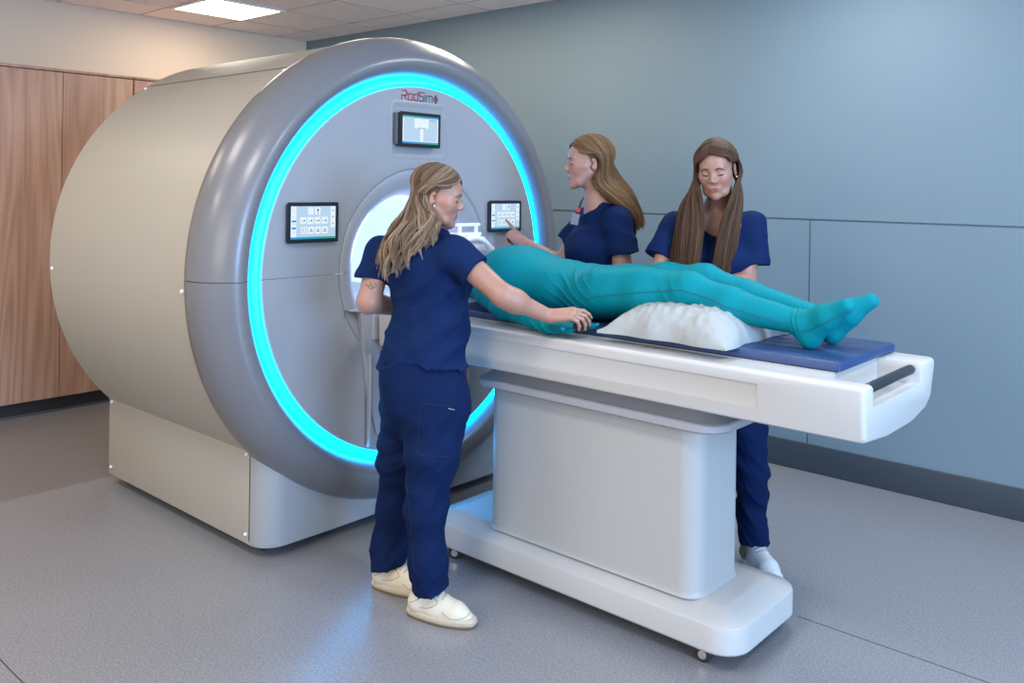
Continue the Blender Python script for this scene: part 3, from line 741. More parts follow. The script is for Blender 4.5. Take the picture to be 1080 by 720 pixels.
def hair_sheet(guides, N, K, seed, rad=.0022, depth=.014, spread=.010, curl=.0, curlf=3.0, center=None, tone=(.2, .7), tips=0.0, taper=.25, sides=4, clump=9, pull=0.0):
    """strands filling the sheet spanned by neighbouring guide curves; center pulls depth inward at the root"""
    G = np.stack([resample(g, K) for g in guides]); g = len(guides); r = np.random.default_rng(seed)
    u = np.sort(r.uniform(0, g-1-1e-6, N)); i = u.astype(int); f = (u-i)[:, None, None]
    S_ = G[i]*(1-f)+G[i+1]*f                                     # N,K,3
    t = np.linspace(0, 1, K)[None, :, None]
    dp = r.uniform(-1, .15, N)[:, None, None]
    if center is not None:
        v = S_-np.asarray(center); v /= np.linalg.norm(v, axis=2, keepdims=True)+1e-9; S_ = S_+v*dp*depth*(.12+.88*np.clip(t*3-.3, 0, 1))
    off = r.normal(size=(N, 1, 3))*spread*t**1.2; S_ = S_+off
    cl = (u*clump).astype(int); cp = r.uniform(0, 6.28, cl.max()+1)[cl]; ca = r.uniform(.5, 1.3, cl.max()+1)[cl]
    if pull > 0:
        for c_ in range(cl.max()+1):
            m_ = cl == c_
            if m_.any(): S_[m_] += (S_[m_].mean(0)-S_[m_])*(pull*t[0][None]**1.1)*r.uniform(.5, 1.2)
    if curl > 0:
        tt = np.linspace(0, 1, K)[None, :]; w_ = np.clip((tt-.3)/.4, 0, 1)*curl*ca[:, None]; ph = cp[:, None]+curlf*6.28*tt
        S_[:, :, 0] += w_*np.cos(ph)*VR0[0]; S_[:, :, 1] += w_*np.cos(ph)*VR0[1]; S_[:, :, 2] += .45*w_*np.sin(ph)
    ln = r.uniform(.82, 1.0, N)
    for a in range(N):                                            # uneven ends
        m_ = ln[a]; x = np.linspace(0, m_, K); y = np.linspace(0, 1, K)
        S_[a] = np.stack([np.interp(x, y, S_[a][:, c]) for c in range(3)], 1)
    T = np.gradient(S_, axis=1); T /= np.linalg.norm(T, axis=2, keepdims=True)+1e-9
    a = np.cross(T, np.array([.3, .2, .93])); a /= np.linalg.norm(a, axis=2, keepdims=True)+1e-9; b = np.cross(a, T)
    rr = rad*r.uniform(.6, 1.3, N)[:, None]*(1-(1-taper)*np.linspace(0, 1, K)[None, :]**2)
    V = np.stack([S_+rr[:, :, None]*(math.cos(w_)*a+math.sin(w_)*b) for w_ in np.linspace(0, 2*PI, sides, endpoint=False)], 2)   # N,K,sides,3
    base = (np.arange(N)[:, None, None]*K+np.arange(K-1)[None, :, None])*sides; j = np.arange(sides)[None, None, :]; j2 = (j+1) % sides
    Q = np.stack(np.broadcast_arrays(base+j, base+j2, base+sides+j2, base+sides+j), -1).reshape(-1, 4)
    tn = np.clip(tone[0]+(tone[1]-tone[0])*(.65*r.uniform(0, 1, cl.max()+1)[cl]+.35*r.uniform(0, 1, N)), 0, 1)[:, None]+tips*np.linspace(0, 1, K)[None, :]**1.3
    return V.reshape(-1, 3), Q, np.repeat(np.clip(tn, 0, 1).reshape(-1), sides)
def hair_obj(sheets, mt, root, caps=None, name='hair'):
    V = []; Q = []; T = []; n = 0
    for v, q, t in sheets: V.append(v); Q += (q+n).tolist(); T.append(t); n += len(v)
    for v, q in (caps or []): V.append(v); Q += [[a+n for a in f] for f in q]; T.append(np.full(len(v), .25)); n += len(v)
    o = mesh_obj(name, np.concatenate(V), Q, mt, root, 180)
    at_ = o.data.attributes.new('tone', 'FLOAT', 'POINT'); at_.data.foreach_set('value', np.concatenate(T).astype(np.float32))
    return o
def scalp_guides(H, side, drape, ear=((.075, .02, .03), (.03, -.10, -.01)), n=6, part=(.0, .085, .105), crown=(.0, -.10, .085), lift=1.085, offx=0.0, bowk=1.0, temple=True):
    """guides from the parting, over the side of the head, to drape point lists (one per guide, root to tip)"""
    c = np.array((0, -.016, .044)); R_ = np.array((.079*lift, .099*(1+(lift-1)*.8), .087*(1+(lift-1)*.35))); out = []
    def on(v):
        v = (np.asarray(v)-c)/R_; return c+R_*v/np.linalg.norm(v)
    for i in range(n):
        u = i/(n-1)
        ph = math.radians(33+105*u); s0 = on(c+R_*np.array((offx/.079+.009*side, math.cos(ph), math.sin(ph))))
        e0 = np.array(ear[0])*(1-u)+np.array(ear[1])*u; e0 = on((e0[0]*side, e0[1], e0[2]))
        bow = np.array((0, .040, -.006))*(1-u)**2*bowk; pts = [s0]+[on(s0*(1-t)+e0*t+bow*math.sin(PI*t)) for t in (.25, .5, .75)]+[e0]
        if i == 0:   # temple strands below the front lock
            t0 = on((.066*side, .050, .050)); tp = [t0]+[on(t0*(1-t)+e0*t+np.array((0, .006, -.004))*math.sin(PI*t)) for t in (.33, .66)]+[e0]
            t1 = on((.060*side, .060, .072)); tq = [t1]+[on(t1*(1-t)+e0*t+np.array((0, .012, -.002))*math.sin(PI*t)) for t in (.33, .66)]+[e0]
            if temple:
                out.append([H(*p) for p in tp]+[np.asarray(p) for p in drape[0]]); out.append([H(*p) for p in tq]+[np.asarray(p) for p in drape[0]])
        out.append([H(*p) for p in pts]+[np.asarray(p) for p in drape[i]])
    return out
def cap_mesh(H, k=1.025, front=.052, low=-.05):
    """scalp under the strands"""
    bm = bmesh.new(); bmesh.ops.create_uvsphere(bm, u_segments=40, v_segments=28, radius=1)
    for v in bm.verts:
        p = v.co; v.co = (p.x*.0770*k, -.016+p.y*.0970*k, .044+p.z*.0850*k)
    n_ = Vector((0, (.085-low), -(front+.048))).normalized()
    bmesh.ops.bisect_plane(bm, geom=bm.verts[:]+bm.edges[:]+bm.faces[:], plane_co=(0, -.048, low), plane_no=n_, clear_outer=True)
    bmesh.ops.triangulate(bm, faces=bm.faces[:]); bm.verts.index_update()
    V = np.array([H(*v.co) for v in bm.verts]); Q = [[v.index for v in f.verts] for f in bm.faces]; bm.free()
    return V, Q

MH = {}
def cam_drape(o, root, pts, out=.0006, K=24):
    """lay a line of sight-marked points onto the surface of o"""
    from mathutils.bvhtree import BVHTree
    me = o.data; o0 = Vector(root.location); bvh = BVHTree.FromPolygons([v.co[:] for v in me.vertices], [p.vertices[:] for p in me.polygons]); R_ = []
    for (x, y) in resample([(a, b, 0) for a, b in pts], K)[:, :2]:
        c = np.array([0, 0, CH]); d = P(x, y, 1.0)-c; q, nq, _, _ = bvh.ray_cast(Vector(c)-o0, Vector(nrm(d)))
        if q is not None: R_.append(np.array(q+o0)+np.array(nq)*out)
    return R_
def seam_line(o, root, pts, name='seam', r=.0011, m_=None, K=24):
    L = cam_drape(o, root, pts, .0007, K)
    if len(L) > 2: mb = MB(); mb.tube(L, r, 5); return mb.obj(name, m_ or MH['navyseam'], o)
def skin(name, c):
    mt, nt, b = newmat(name); setp(b, col=c, rough=.45, sss=.12); b.inputs['Subsurface Radius'].default_value = (.012, .005, .003); b.inputs['Subsurface Scale'].default_value = .6; return mt
MH['skin'] = skin('fair_skin', (.365, .185, .132)); MH['lips'] = skin('lips', (.29, .095, .082)); MH['cheek'] = skin('cheek_skin', (.37, .165, .118))
MH['lash'] = mat('lashes', (.02, .014, .012), .6); MH['eye'] = mat('eye', (.35, .33, .32), .2)
MH['brow1'] = mat('brow_brown', (.13, .075, .045), .6); MH['brow2'] = mat('brow_dark', (.055, .03, .02), .6)
def cloth_mat(name, col, rough=.8, sheen=.0):
    mt = mat(name, col, rough, bump=(420, .12, .001), vary=(6, .08)); b = mt.node_tree.nodes['Principled BSDF']; setp(b, sheen=sheen, spec=.1); return mt
MH['navy'] = cloth_mat('navy_scrubs', (.0042, .0155, .066)); MH['navy2'] = cloth_mat('dark_navy_scrubs', (.0032, .012, .053))
MH['teal'] = cloth_mat('teal_knit', (.001, .205, .245), .65, .0); MH['tealseam'] = mat('teal_seam', (.001, .10, .15), .7)
MH['shoe'] = mat('cream_mesh_shoe', (.62, .56, .44), .7, bump=(350, .3, .002)); MH['sole'] = mat('cream_sole', (.47, .41, .31), .6); MH['tread'] = mat('gum_tread', (.15, .11, .065), .7)
MH['shoeline'] = mat('shoe_stitching', (.36, .30, .21), .7)
MH['lace'] = mat('grey_laces', (.45, .42, .36), .7)
MH['shoew'] = mat('white_shoe', (.66, .66, .66), .6); MH['shoeg'] = mat('grey_green_shoe_heel', (.13, .18, .18), .6)
MH['hair1'] = hair_mat('dark_blonde_hair', (.050, .030, .019), (.155, .10, .064), (.44, .32, .21))
MH['hair2'] = hair_mat('light_brown_hair', (.048, .025, .012), (.135, .072, .034), (.29, .165, .08))
MH['hair3'] = hair_mat('brunette_hair', (.026, .012, .007), (.075, .037, .022), (.20, .11, .062))

def shoe(root, heel, toe, up_mt, sole_mt, tread_mt, L=.255, lace=None, hmat=None, w=.046):
    """sneaker standing on the floor; heel and toe are ground points"""
    h0 = np.array([heel[0], heel[1], 0.0]); d = nrm([toe[0]-heel[0], toe[1]-heel[1], 0]); G = Frame(h0, d); q = L/.26
    g = lambda x, y, z: G(x, y*q, z)
    F = Field()
    F.chain([g(0, .040, .050), g(0, .11, .044), g(0, .185, .034), g(0, .222, .026)], [.036, .041, .040, .028], .02, (G.A[:, 2], 1.0))
    F.cone(g(0, .040, .055), g(0, .050, .098), .035, .035, .02)
    F.cone(g(0, .080, .088), g(0, .145, .058), .029, .030, .02)
    F.plane(g(0, 0, .020), (0, 0, -1), .003)
    F.cone(g(0, .050, .098), g(0, .052, .13), .027, .030, .006, None, 2)
    def cls(Cn):
        l = G.loc(Cn); return ((l[:, 1] < .085*q) & (l[:, 2] > .02)).astype(int) if hmat else np.zeros(len(Cn), int)
    so = sdf_obj('shoe', F, up_mt, root, .0045, it=1, mats=[up_mt, hmat or up_mt], classify=cls)
    def outline(o, z, n=40):
        P_ = []
        for a in np.linspace(0, 2*PI, n, endpoint=False):
            c, s_ = math.cos(a), math.sin(a); y = .128+(.130+o)*c; ww = (w+o)*(1-.12*c*c-.10*math.cos(a+2.0)*0)*abs(s_)**.62*(1 if s_ >= 0 else -1)
            ww *= (.80+.20*min(1, max(0, (y-.02)/.13))); P_.append(g(ww, y, z))
        return P_
    s_ = MB(); up = lambda x: x
    s_.loft([outline(.000, .008), outline(.004, .012), outline(.005, .019), outline(.0015, .0205), outline(.0035, .022), outline(.001, .031), outline(-.008, .035)]); s_.obj('sole', sole_mt, so, 50)
    t_ = MB(); t_.loft([outline(-.008, 0), outline(.001, .001), outline(.0025, .008), outline(-.003, .009)]); 
    t_.obj('tread', tread_mt, so, 50)
    if lace:
        from mathutils.bvhtree import BVHTree
        o1 = Vector(root.location); bt = BVHTree.FromPolygons([v.co[:] for v in so.data.vertices], [p.vertices[:] for p in so.data.polygons])
        def top_(x_, y_):
            q_ = bt.ray_cast(Vector(g(x_, y_, .3))-o1, Vector((0, 0, -1)))[0]; return np.array(q_+o1)+D3(0, 0, .001) if q_ is not None else g(x_, y_, .09)
        l_ = MB()
        for i in range(4):
            y = .092+.017*i
            l_.tube([top_(x_, y+.004*(1-(x_/.024)**2)) for x_ in np.linspace(-.024, .024, 9)], .0030, 6)
        l_.obj('laces', lace, so)
        if lace is not None and hmat is None:
            bv = None
            from mathutils.bvhtree import BVHTree
            o0 = Vector(root.location); bv = BVHTree.FromPolygons([v.co[:] for v in so.data.vertices], [p.vertices[:] for p in so.data.polygons])
            for sd in (-1, 1):
                for ln_ in ([(.036, .150, .05), (.045, .175, .038), (.040, .205, .036), (.02, .226, .038), (0, .232, .04)], [(.045, .06, .05), (.05, .10, .060), (.036, .13, .078), (.028, .10, .098)], [(.04, .02, .06), (.044, .05, .075), (.04, .07, .09)]):
                    pp = [np.array(bv.find_nearest(Vector(g(sd*a, b_, c_))-o0)[0]+o0) for a, b_, c_ in resample(ln_, 18)]
                    w_ = MB(); w_.tube(pp, .0016, 5); w_.obj('overlay_seam', MH['shoeline'], so)
    return so
# ================================================================ WOMAN AT THE NEAR SIDE OF THE TABLE
TIPS = {}
def yaw_dir(deg):
    """horizontal direction: 0 = straight away from the camera, + turns to the right of the photo"""
    a = math.radians(deg); return VF*math.cos(a)+VR0*math.sin(a)
def D3(a, b, c): return np.array([a, b, c])
UPV = np.array([0, 0, 1.0])

def woman_near():
    root = thing('person', 'woman in navy scrubs and cream sneakers, back turned, reaching along the near table edge', 'person', tuple(P(440, 640, 3.2)*np.array([1, 1, 0])))
    tf = yaw_dir(30); tr = np.cross(tf, UPV)
    H = Frame(P(461.5, 207.5, 3.16), yaw_dir(92), scale=.90).tilt(pitch=-.20, yaw=0.0, roll=.04)
    neck = P(452, 247, 3.20)
    RS, LS = P(478, 265, 3.10), P(402, 266, 3.29)
    RE, RW = P(531, 312, 3.04), P(578, 333, 3.11)
    LE, LW = P(389, 318, 3.24), P(430, 326, 3.50)
    chest, waist, hip = P(451, 290, 3.21), P(453, 345, 3.21), P(448, 392, 3.21)
    RH, RK, RA = P(465, 425, 3.16), P(452, 525, 3.10), D3(0, 0, 0)
    LH, LK, LA = P(432, 425, 3.27), P(419, 525, 3.36), D3(0, 0, 0)
    rs, rt = P(431, 649, 3.13)[:2], P(505, 659, 3.03)[:2]; hL = at_floor(394, 618); lt = hL+np.array([.235, .09])
    RA = np.r_[rs+(rt-rs)/np.linalg.norm(rt-rs)*.048, .10]; LA = np.r_[hL+(lt-hL)/np.linalg.norm(lt-hL)*.048, .10]
    B = Field()
    add_head(B, H, neck, .050, ears=(1, 1))
    B.cone(chest, waist, .125, .115, .04, (tf, 1.4)); B.cone(waist, hip, .115, .12, .04, (tf, 1.3))
    B.cone(LS, RS, .050, .050, .04); B.cone(neck, chest, .06, .12, .05, (tf, 1.3))
    B.cone(RS, RE, .050, .039, .025); B.cone(RE, RW, .039, .026, .02); B.ell(RE*.75+RW*.25, np.array((.041, .040, .040)), None, .03)
    B.cone(LS, LE, .050, .043, .025); B.cone(LE, LW, .044, .028, .02)
    for a, b, c in ((RH, RK, RA), (LH, LK, LA)):
        B.cone(a, b, .088, .052, .03); B.cone(b, c, .050, .031, .02); B.cone(c, c*np.array([1, 1, 0])+D3(0, 0, .065), .030, .026, .02)
    B.cone(RH, LH, .085, .085, .05)
    hd = VR0*.97-VF*.12+UPV*.10; hn = nrm(UPV-VF*.45); 
    TIPS['near'] = add_hand(B, RW+nrm(hd)*.012, hd, hn, 1, curl=((.28, .50, .35), (.48, .62, .45), (.58, .68, .45), (.66, .68, .45)), spread=.05, thumb=(.65, .3, .35), s=.90)
    hd2 = P(452, 328, 3.60)-LW
    add_hand(B, LW, hd2, UPV, -1, curl=((.3, .4, .3),)*4, thumb=(.6, .2, .2), s=.93)
    fb = 0.02
    body = sdf_obj('body', B, None, root, .006, [(H(-.1, -.1, -.13), H(.1, .13, .13)), (np.minimum(RW, P(622, 350, 3.13))-.03, np.maximum(RW, P(625, 335, 3.2))+.03)], .0030, 1,
                   [MH['skin'], MH['lips'], MH['cheek']], head_classify(H))
    # --- tunic
    T = Field()
    T.cone(chest, waist, .146, .142, .05, (tf, 1.35)); T.cone(waist, P(447, 378, 3.21), .142, .160, .05, (tf, 1.30)); T.cone(P(447, 375, 3.21), P(446, 402, 3.21), .168, .184, .03, (tf, 1.26))
    T.cone(LS+D3(0, 0, -.012), RS+D3(0, 0, -.012), .060, .060, .05); T.cone(neck-D3(0, 0, .02), chest, .085, .145, .05, (tf, 1.3))
    T.ell(P(440, 275, 3.18), (.13, .10, .12), None, .05)
    T.ell(chest+tf*.10-D3(0, 0, .02), np.array((.135, .075, .09)), np.stack([tr, tf, UPV], 1), .05)
    T.cone(RS+D3(0, 0, -.002), RS+(RE-RS)*.44+D3(0, 0, -.003), .062, .066, .03, None, 1, 'flat')
    T.cone(LS, P(392.5, 296, 3.265), .062, .062, .03, None, 1, 'flat')
    hc = P(459, 388, 3.21)
    T.ops.append((lambda X, Y, Z: hc[2]+.008+.021*np.clip(1-(((X-hc[0])*tr[0]+(Y-hc[1])*tr[1])/.15)**2, 0, 1)-Z, np.full(3, -9.), np.full(3, 9.), .004, 3))
    T.cone(neck+UPV*.055+tf*.01, neck+UPV*.004, .072, .062, .012, None, 2)
    T.fold(wave_fold(.022, 24, 5, 4, (.7, .7, 1.5), lambda x, y, z: .35+.65*np.clip((1.30-z)/.15, 0, 1)))
    T.fold(lambda x, y, z: -.003*np.clip(1-np.abs(np.sin((z-.9)*34+3*np.sin(11*x+7*y)))*2.2, 0, 1)*np.clip((1.25-z)/.2, 0, 1))
    tunic = sdf_obj('scrub_top', T, MH['navy'], root, .004, it=1)
    # --- trousers
    L = Field()
    L.cone(P(447, 376, 3.21), P(447, 420, 3.215), .148, .146, .04, (tf, 1.2))
    L.ell(P(434, 418, 3.185), (.098, .090, .12), None, .08); L.ell(P(462, 418, 3.175), (.098, .090, .12), None, .08)
    L.chain([P(464, 430, 3.16), P(456, 480, 3.12), P(449, 535, 3.10), P(451, 590, 3.09), np.r_[RA[:2]+(rt-rs)*.16, .075]], [.106, .091, .068, .061, .067], .05)
    L.chain([P(430, 430, 3.27), P(424, 480, 3.31), P(418, 535, 3.35), P(411, 572, 3.36), np.r_[LA[:2]+(lt-hL)*.06, .085]], [.100, .088, .068, .062, .067], .05)
    L.cone(P(430, 398, 3.2), P(430, 380, 3.2), .10, .10, .04)
    rb = P(455, 632, 3.09); lb = np.r_[LA[:2], P(412, 594, 3.37)[2]]
    # hems
    def hem(x, y, z):
        nr = np.hypot(x-rb[0], y-rb[1]) < np.hypot(x-lb[0], y-lb[1])
        return np.where(nr, 0, 0)
    dm = nrm(lb-rb)
    mid = (lb+rb)/2
    h0, h1 = rb[2], lb[2]
    L.ops.append((lambda X, Y, Z: np.where(((X-mid[0])*dm[0]+(Y-mid[1])*dm[1]) > 0, h1+.012+.22*((X-lb[0])*VR0[0]+(Y-lb[1])*VR0[1])-Z, h0+.024+.30*np.maximum(0, (X-rb[0])*VR0[0]+(Y-rb[1])*VR0[1]+.02)-Z), np.full(3, -9.), np.full(3, 9.), .004, 3))
    L.plane(P(447, 368, 3.2), UPV, .01)
    for (a, b, r_) in ((P(436, 415, 3.05), P(428, 455, 3.17), .012), (P(441, 440, 3.07), P(433, 480, 3.2), .010), (P(404, 420, 3.2), P(415, 445, 3.19), .010)):
        L.cone(a+VF*.05, b, r_, r_*.5, .014, None, 2)
    lowm = lambda x, y, z: .25+.75*np.clip((z-.30)/.15, 0, 1)*np.clip((.80-z)/.2, 0, 1)+.25*np.clip((.3-z)/.1, 0, 1)
    L.fold(wave_fold(.014, 30, 9, 5, (.8, .8, 1.3), lowm))
    L.fold(lambda x, y, z: -.0035*np.clip(1-np.abs(np.sin(z*40+4*np.sin(14*x+9*y)))*2.4, 0, 1)*np.clip((.34-z)/.2, 0, 1))
    tro = sdf_obj('scrub_trousers', L, MH['navy2'], root, .0045, it=1)
    for pts in ([(444, 425), (460, 427), (479, 429)], [(444, 425), (442, 450), (440, 479)], [(440, 479), (455, 481), (473, 481)], [(425, 450), (428, 500), (434, 560), (438, 625)], [(482, 392), (480, 402), (474, 412)]):
        seam_line(tro, root, pts)
    q = cam_drape(tro, root, [(472.5, 430.5), (479, 432)], .0012, 8)
    lb_ = MB(); lb_.tube(q, .0042, 6, True, .35); lb_.obj('pocket_label', MH['label'], tro)
    for pts in ([(446, 300), (450, 330), (447, 360), (447, 382)], [(478, 300), (484, 330), (480, 360), (483, 383)]): seam_line(tunic, root, pts)
    for pts in ([(386, 299), (388, 301.5), (391, 300), (390, 297)], [(391, 300), (394, 303), (397, 301), (395, 298)], [(388, 302), (390, 304), (394, 304)]): seam_line(body, root, pts, 'tattoo', .0011, MH['ink'], 14)
    shoe(root, P(431, 649, 3.13)[:2], P(505, 659, 3.03)[:2], MH['shoe'], MH['sole'], MH['tread'], .262, MH['lace'])
    hL = at_floor(394, 618); shoe(root, hL, hL+np.array([.235, .09]), MH['shoe'], MH['sole'], MH['tread'], .255, MH['lace'])
    face_details(H, root, MH['brow1'], body)
    b = MB(); bm = bmesh.new(); bmesh.ops.create_uvsphere(bm, u_segments=10, v_segments=8, radius=.0032)
    for v in bm.verts: v.co = Vector(H(.0845, .004, -.031))+v.co
    b.bm(bm); b.obj('earring', MH['pearl'], root, 180)
    # --- hair
    cen = H(0, -.02, .02)
    dr_r = []
    tip = [(452, 262, 3.06), (441, 272, 3.05), (428, 284, 3.05), (415, 292, 3.06), (405, 298, 3.08), (399, 294, 3.12)]
    midp = [(458, 239, 3.06), (449, 246, 3.05), (437, 252, 3.05), (426, 256, 3.06), (414, 260, 3.08), (404, 264, 3.12)]
    nap = [(457, 229, 3.075), (452, 231, 3.065), (444, 231, 3.07), (436, 230, 3.08), (428, 230, 3.10), (420, 234, 3.14)]
    for i in range(6): dr_r.append(([H(.086-.007*i, -.044-.020*i, -.014)] if i < 3 else [])+[P(*nap[i]), P(*midp[i]), P(*((np.array(midp[i])+np.array(tip[i]))/2)), P(*tip[i])])
    gr = scalp_guides(H, 1, dr_r, ((.081, -.022, .046), (.035, -.11, .0)), 6, lift=1.12, bowk=.75)
    tipl = [(464, 240, 3.26), (402, 290, 3.22), (398, 288, 3.22), (397, 285, 3.2), (397, 284, 3.18), (398, 288, 3.16)]
    napl = [(464, 214, 3.245), (440, 226, 3.26), (432, 226, 3.24), (425, 228, 3.22), (421, 231, 3.2), (419, 234, 3.17)]
    midl = [(464, 228, 3.26), (414, 256, 3.26), (408, 258, 3.25), (405, 260, 3.22), (404, 262, 3.2), (403, 264, 3.16)]
    dr_l = [[P(*napl[i]), P(*midl[i]), P(*tipl[i])] for i in range(6)]
    gl = scalp_guides(H, -1, dr_l, ((.076, .020, .03), (.030, -.11, -.005)), 6, lift=1.12, bowk=.75)
    sh = [hair_sheet(gr, 1250, 26, 1, .0021, .020, .007, .017, 2.3, cen, (.0, .72), .34, clump=7, pull=.75), hair_sheet(gl, 800, 24, 2, .0021, .016, .007, .014, 2.2, cen, (.0, .68), .32, clump=7, pull=.7)]
    hair_obj(sh, MH['hair1'], root, [cap_mesh(H)])
    return root
def at_floor(x, y):
    d = P(x, y, 1.0)-np.array([0, 0, CH]); t = -CH/d[2]; return (np.array([0, 0, CH])+t*d)[:2]
MH['navyseam'] = mat('navy_stitching', (.004, .010, .05), .8); MH['label'] = mat('grey_label', (.35, .36, .38), .5); MH['ink'] = mat('tattoo_ink', (.035, .035, .05), .6)
MH['pearl'] = mat('pearl', (.75, .75, .78), .15)
W1 = woman_near()
# ================================================================ WOMAN POINTING AT THE SCREEN, FAR SIDE
def woman_pointing():
    gp = P(640, 400, 4.02); root = thing('person', 'woman in navy scrubs seen in profile, pointing at the right touch screen', 'person', (gp[0], gp[1], 0))
    tf = yaw_dir(-105); tr = np.cross(tf, UPV)
    H = Frame(P(620.5, 172.5, 3.95), yaw_dir(-97), scale=1.0).tilt(pitch=-.04, roll=-.02)
    neck = P(631, 217, 3.97)
    LS, RS = P(650, 232, 3.86), P(620, 232, 4.09)
    LE, LW = P(657, 285, 3.84), P(640, 318, 3.93)
    RE, RW = P(592, 278, 4.10), P(551, 255, 4.28)
    chest, waist, hip = P(632, 262, 3.98), P(637, 310, 3.99), P(640, 355, 4.01)
    B = Field()
    add_head(B, H, neck, .048, ears=(1, 1))
    B.cone(chest, waist, .115, .105, .04, (tf, 1.25)); B.cone(waist, hip, .105, .13, .04, (tf, 1.2))
    B.cone(LS, RS, .047, .047, .04); B.cone(neck, chest, .062, .10, .05, (tf, 1.2))
    B.cone(LS, LE, .050, .041, .025); B.cone(LE, LW, .042, .028, .02)
    B.cone(RS, RE, .050, .040, .025); B.cone(RE, RW, .041, .027, .02)
    gh = lambda q: np.array([q[0], q[1], 0])
    for a, b, c in ((P(648, 370, 3.94), P(648, 470, 3.95), P(648, 555, 3.97)), (P(634, 370, 4.08), P(634, 470, 4.1), P(632, 555, 4.12))):
        c = gh(c)+D3(0, 0, .07); b = (a+c)/2+tf*.02; B.cone(a, b, .085, .052, .03); B.cone(b, c, .05, .034, .02)
    tip = D3(fx+.036, 3.247, 1.338); hd = P(540, 246.5, 4.33)-RW
    add_hand(B, RW, hd, nrm(-VF*.55+UPV*.55+VR0*.3), -1, curl=((-.25, .05, .05), (1.2, 1.2, .7), (1.3, 1.2, .7), (1.3, 1.2, .7)), spread=.03, thumb=(.5, .5, .5), s=1.0)
    add_hand(B, LW, nrm(P(628, 322, 4.0)-LW), UPV, 1, curl=((.3, .4, .3),)*4, s=.95)
    body = sdf_obj('body', B, None, root, .007, [(H(-.1, .13, -.13), H(.1, -.13, .13)), (P(515, 275, 4.2)-.05, P(560, 230, 4.4)+.05)], .0030, 1, [MH['skin'], MH['lips'], MH['cheek']], head_classify(H))
    T = Field()
    T.cone(chest, waist, .136, .130, .05, (tf, 1.2)); T.cone(waist, hip, .130, .152, .05, (tf, 1.15))
    T.cone(LS-D3(0, 0, .012), RS-D3(0, 0, .012), .058, .058, .05); T.cone(neck-D3(0, 0, .03), chest, .082, .130, .05, (tf, 1.2))
    T.ell(chest+tf*.075-D3(0, 0, .005), np.array((.13, .085, .085)), np.stack([tr, tf, UPV], 1), .05)
    T.ell(P(652, 245, 3.97), (.085, .085, .12), None, .05)
    T.cone(LS, P(657, 268, 3.845), .063, .072, .03, None, 1, 'flat'); T.cone(RS, P(600, 258, 4.1), .063, .070, .03, None, 1, 'flat')
    T.plane(hip-D3(0, 0, .04), -UPV, .006)
    T.cone(neck+UPV*.08+tf*.01, neck+UPV*.002+tf*.02, .072, .060, .012, None, 2)
    T.cone(neck+tf*.075+UPV*.02, neck+tf*.115-UPV*.065, .045, .006, .01, None, 2)
    T.fold(wave_fold(.011, 24, 15, 4, (.7, .7, 1.4)))
    sdf_obj('scrub_top', T, MH['navy2'], root, .0038, it=1)
    L = Field()
    L.cone(hip+D3(0, 0, .02), hip-D3(0, 0, .08), .142, .140, .04, (tf, 1.15))
    for a, c in ((P(648, 375, 3.94), P(648, 555, 3.97)), (P(634, 375, 4.08), P(632, 555, 4.12))):
        c = gh(c)+D3(0, 0, .075); b = (a+c)/2+tf*.02; L.chain([a, b, c], [.105, .078, .070], .03)
    L.plane(gh(hip)+D3(0, 0, .07), -UPV)
    L.plane(hip+D3(0, 0, .03), UPV)
    L.fold(wave_fold(.008, 24, 19, 4))
    sdf_obj('scrub_trousers', L, MH['navy2'], root, .007, it=1)
    for q, d in ((P(650, 560, 3.99), 0), (P(633, 560, 4.14), 0)):
        g0 = gh(q)-tf*.07; shoe(root, g0[:2], (g0+tf)[:2], MH['shoew'], MH['sole'], MH['tread'], .26, MH['lace'])
    face_details(H, root, MH['brow1'], body)
    # hair falling down the back
    cen = H(0, -.02, .02)
    nl = [(625, 192, 3.89), (632, 192, 3.88), (640, 190, 3.89), (647, 188, 3.92), (652, 187, 3.95), (655, 187, 3.98)]
    ml = [(640, 206, 3.87), (648, 207, 3.86), (655, 206, 3.87), (660, 204, 3.90), (664, 203, 3.94), (667, 203, 3.98)]
    kl = [(664, 226, 3.88), (667, 224, 3.87), (670, 222, 3.88), (672, 221, 3.91), (674, 221, 3.95), (675, 222, 3.98)]
    tl = [(674, 244, 3.90), (675, 243, 3.89), (677, 242, 3.9), (678, 240, 3.92), (679, 240, 3.95), (679, 242, 3.98)]
    dl = [([H(-.088, -.044, -.012)] if i == 0 else [])+[P(*nl[i]), P(*ml[i]), P(*kl[i]), P(*tl[i])] for i in range(6)]
    gl = scalp_guides(H, -1, dl, ((.084, -.022, .044), (.03, -.11, -.0)), 6, lift=1.13, bowk=.5)
    dr_ = [[P(x-2+(5-i)*0, y, d+.10+.02*(5-i)) for (x, y, d) in (nl[i], ml[i], kl[i], tl[i])] for i in range(6)]
    dr_[0] = [H(.07, -.04, -.05), P(626, 208, 4.07), P(645, 232, 4.08), P(660, 246, 4.08)]
    gr = scalp_guides(H, 1, dr_, ((.080, -.005, .035), (.03, -.11, -.0)), 6, lift=1.13, bowk=.5)
    hair_obj([hair_sheet(gl, 1300, 26, 3, .0022, .018, .005, .003, 1.2, cen, (.2, .75), .12), hair_sheet(gr, 700, 24, 4, .0023, .016, .005, .003, 1.2, cen, (.2, .7), .1)], MH['hair2'], root, [cap_mesh(H)])
    # lanyard and badge reel hanging at the chest
    b = MB(); p0 = P(617, 205, 4.0); pts = [P(618, 206, 4.03), P(613.5, 211, 3.96), P(611.5, 217, 3.915), P(610, 222, 3.895)]
    b.tube(resample(pts, 12), .006, 8, True, .4); lan = b.obj('lanyard', MH['lanyard'], root)
    b = MB(); b.tube([P(610.5, 220, 3.89), P(609.5, 224, 3.885)], [.010, .008], 10); b.obj('badge_reel', MH['redclip'], lan)
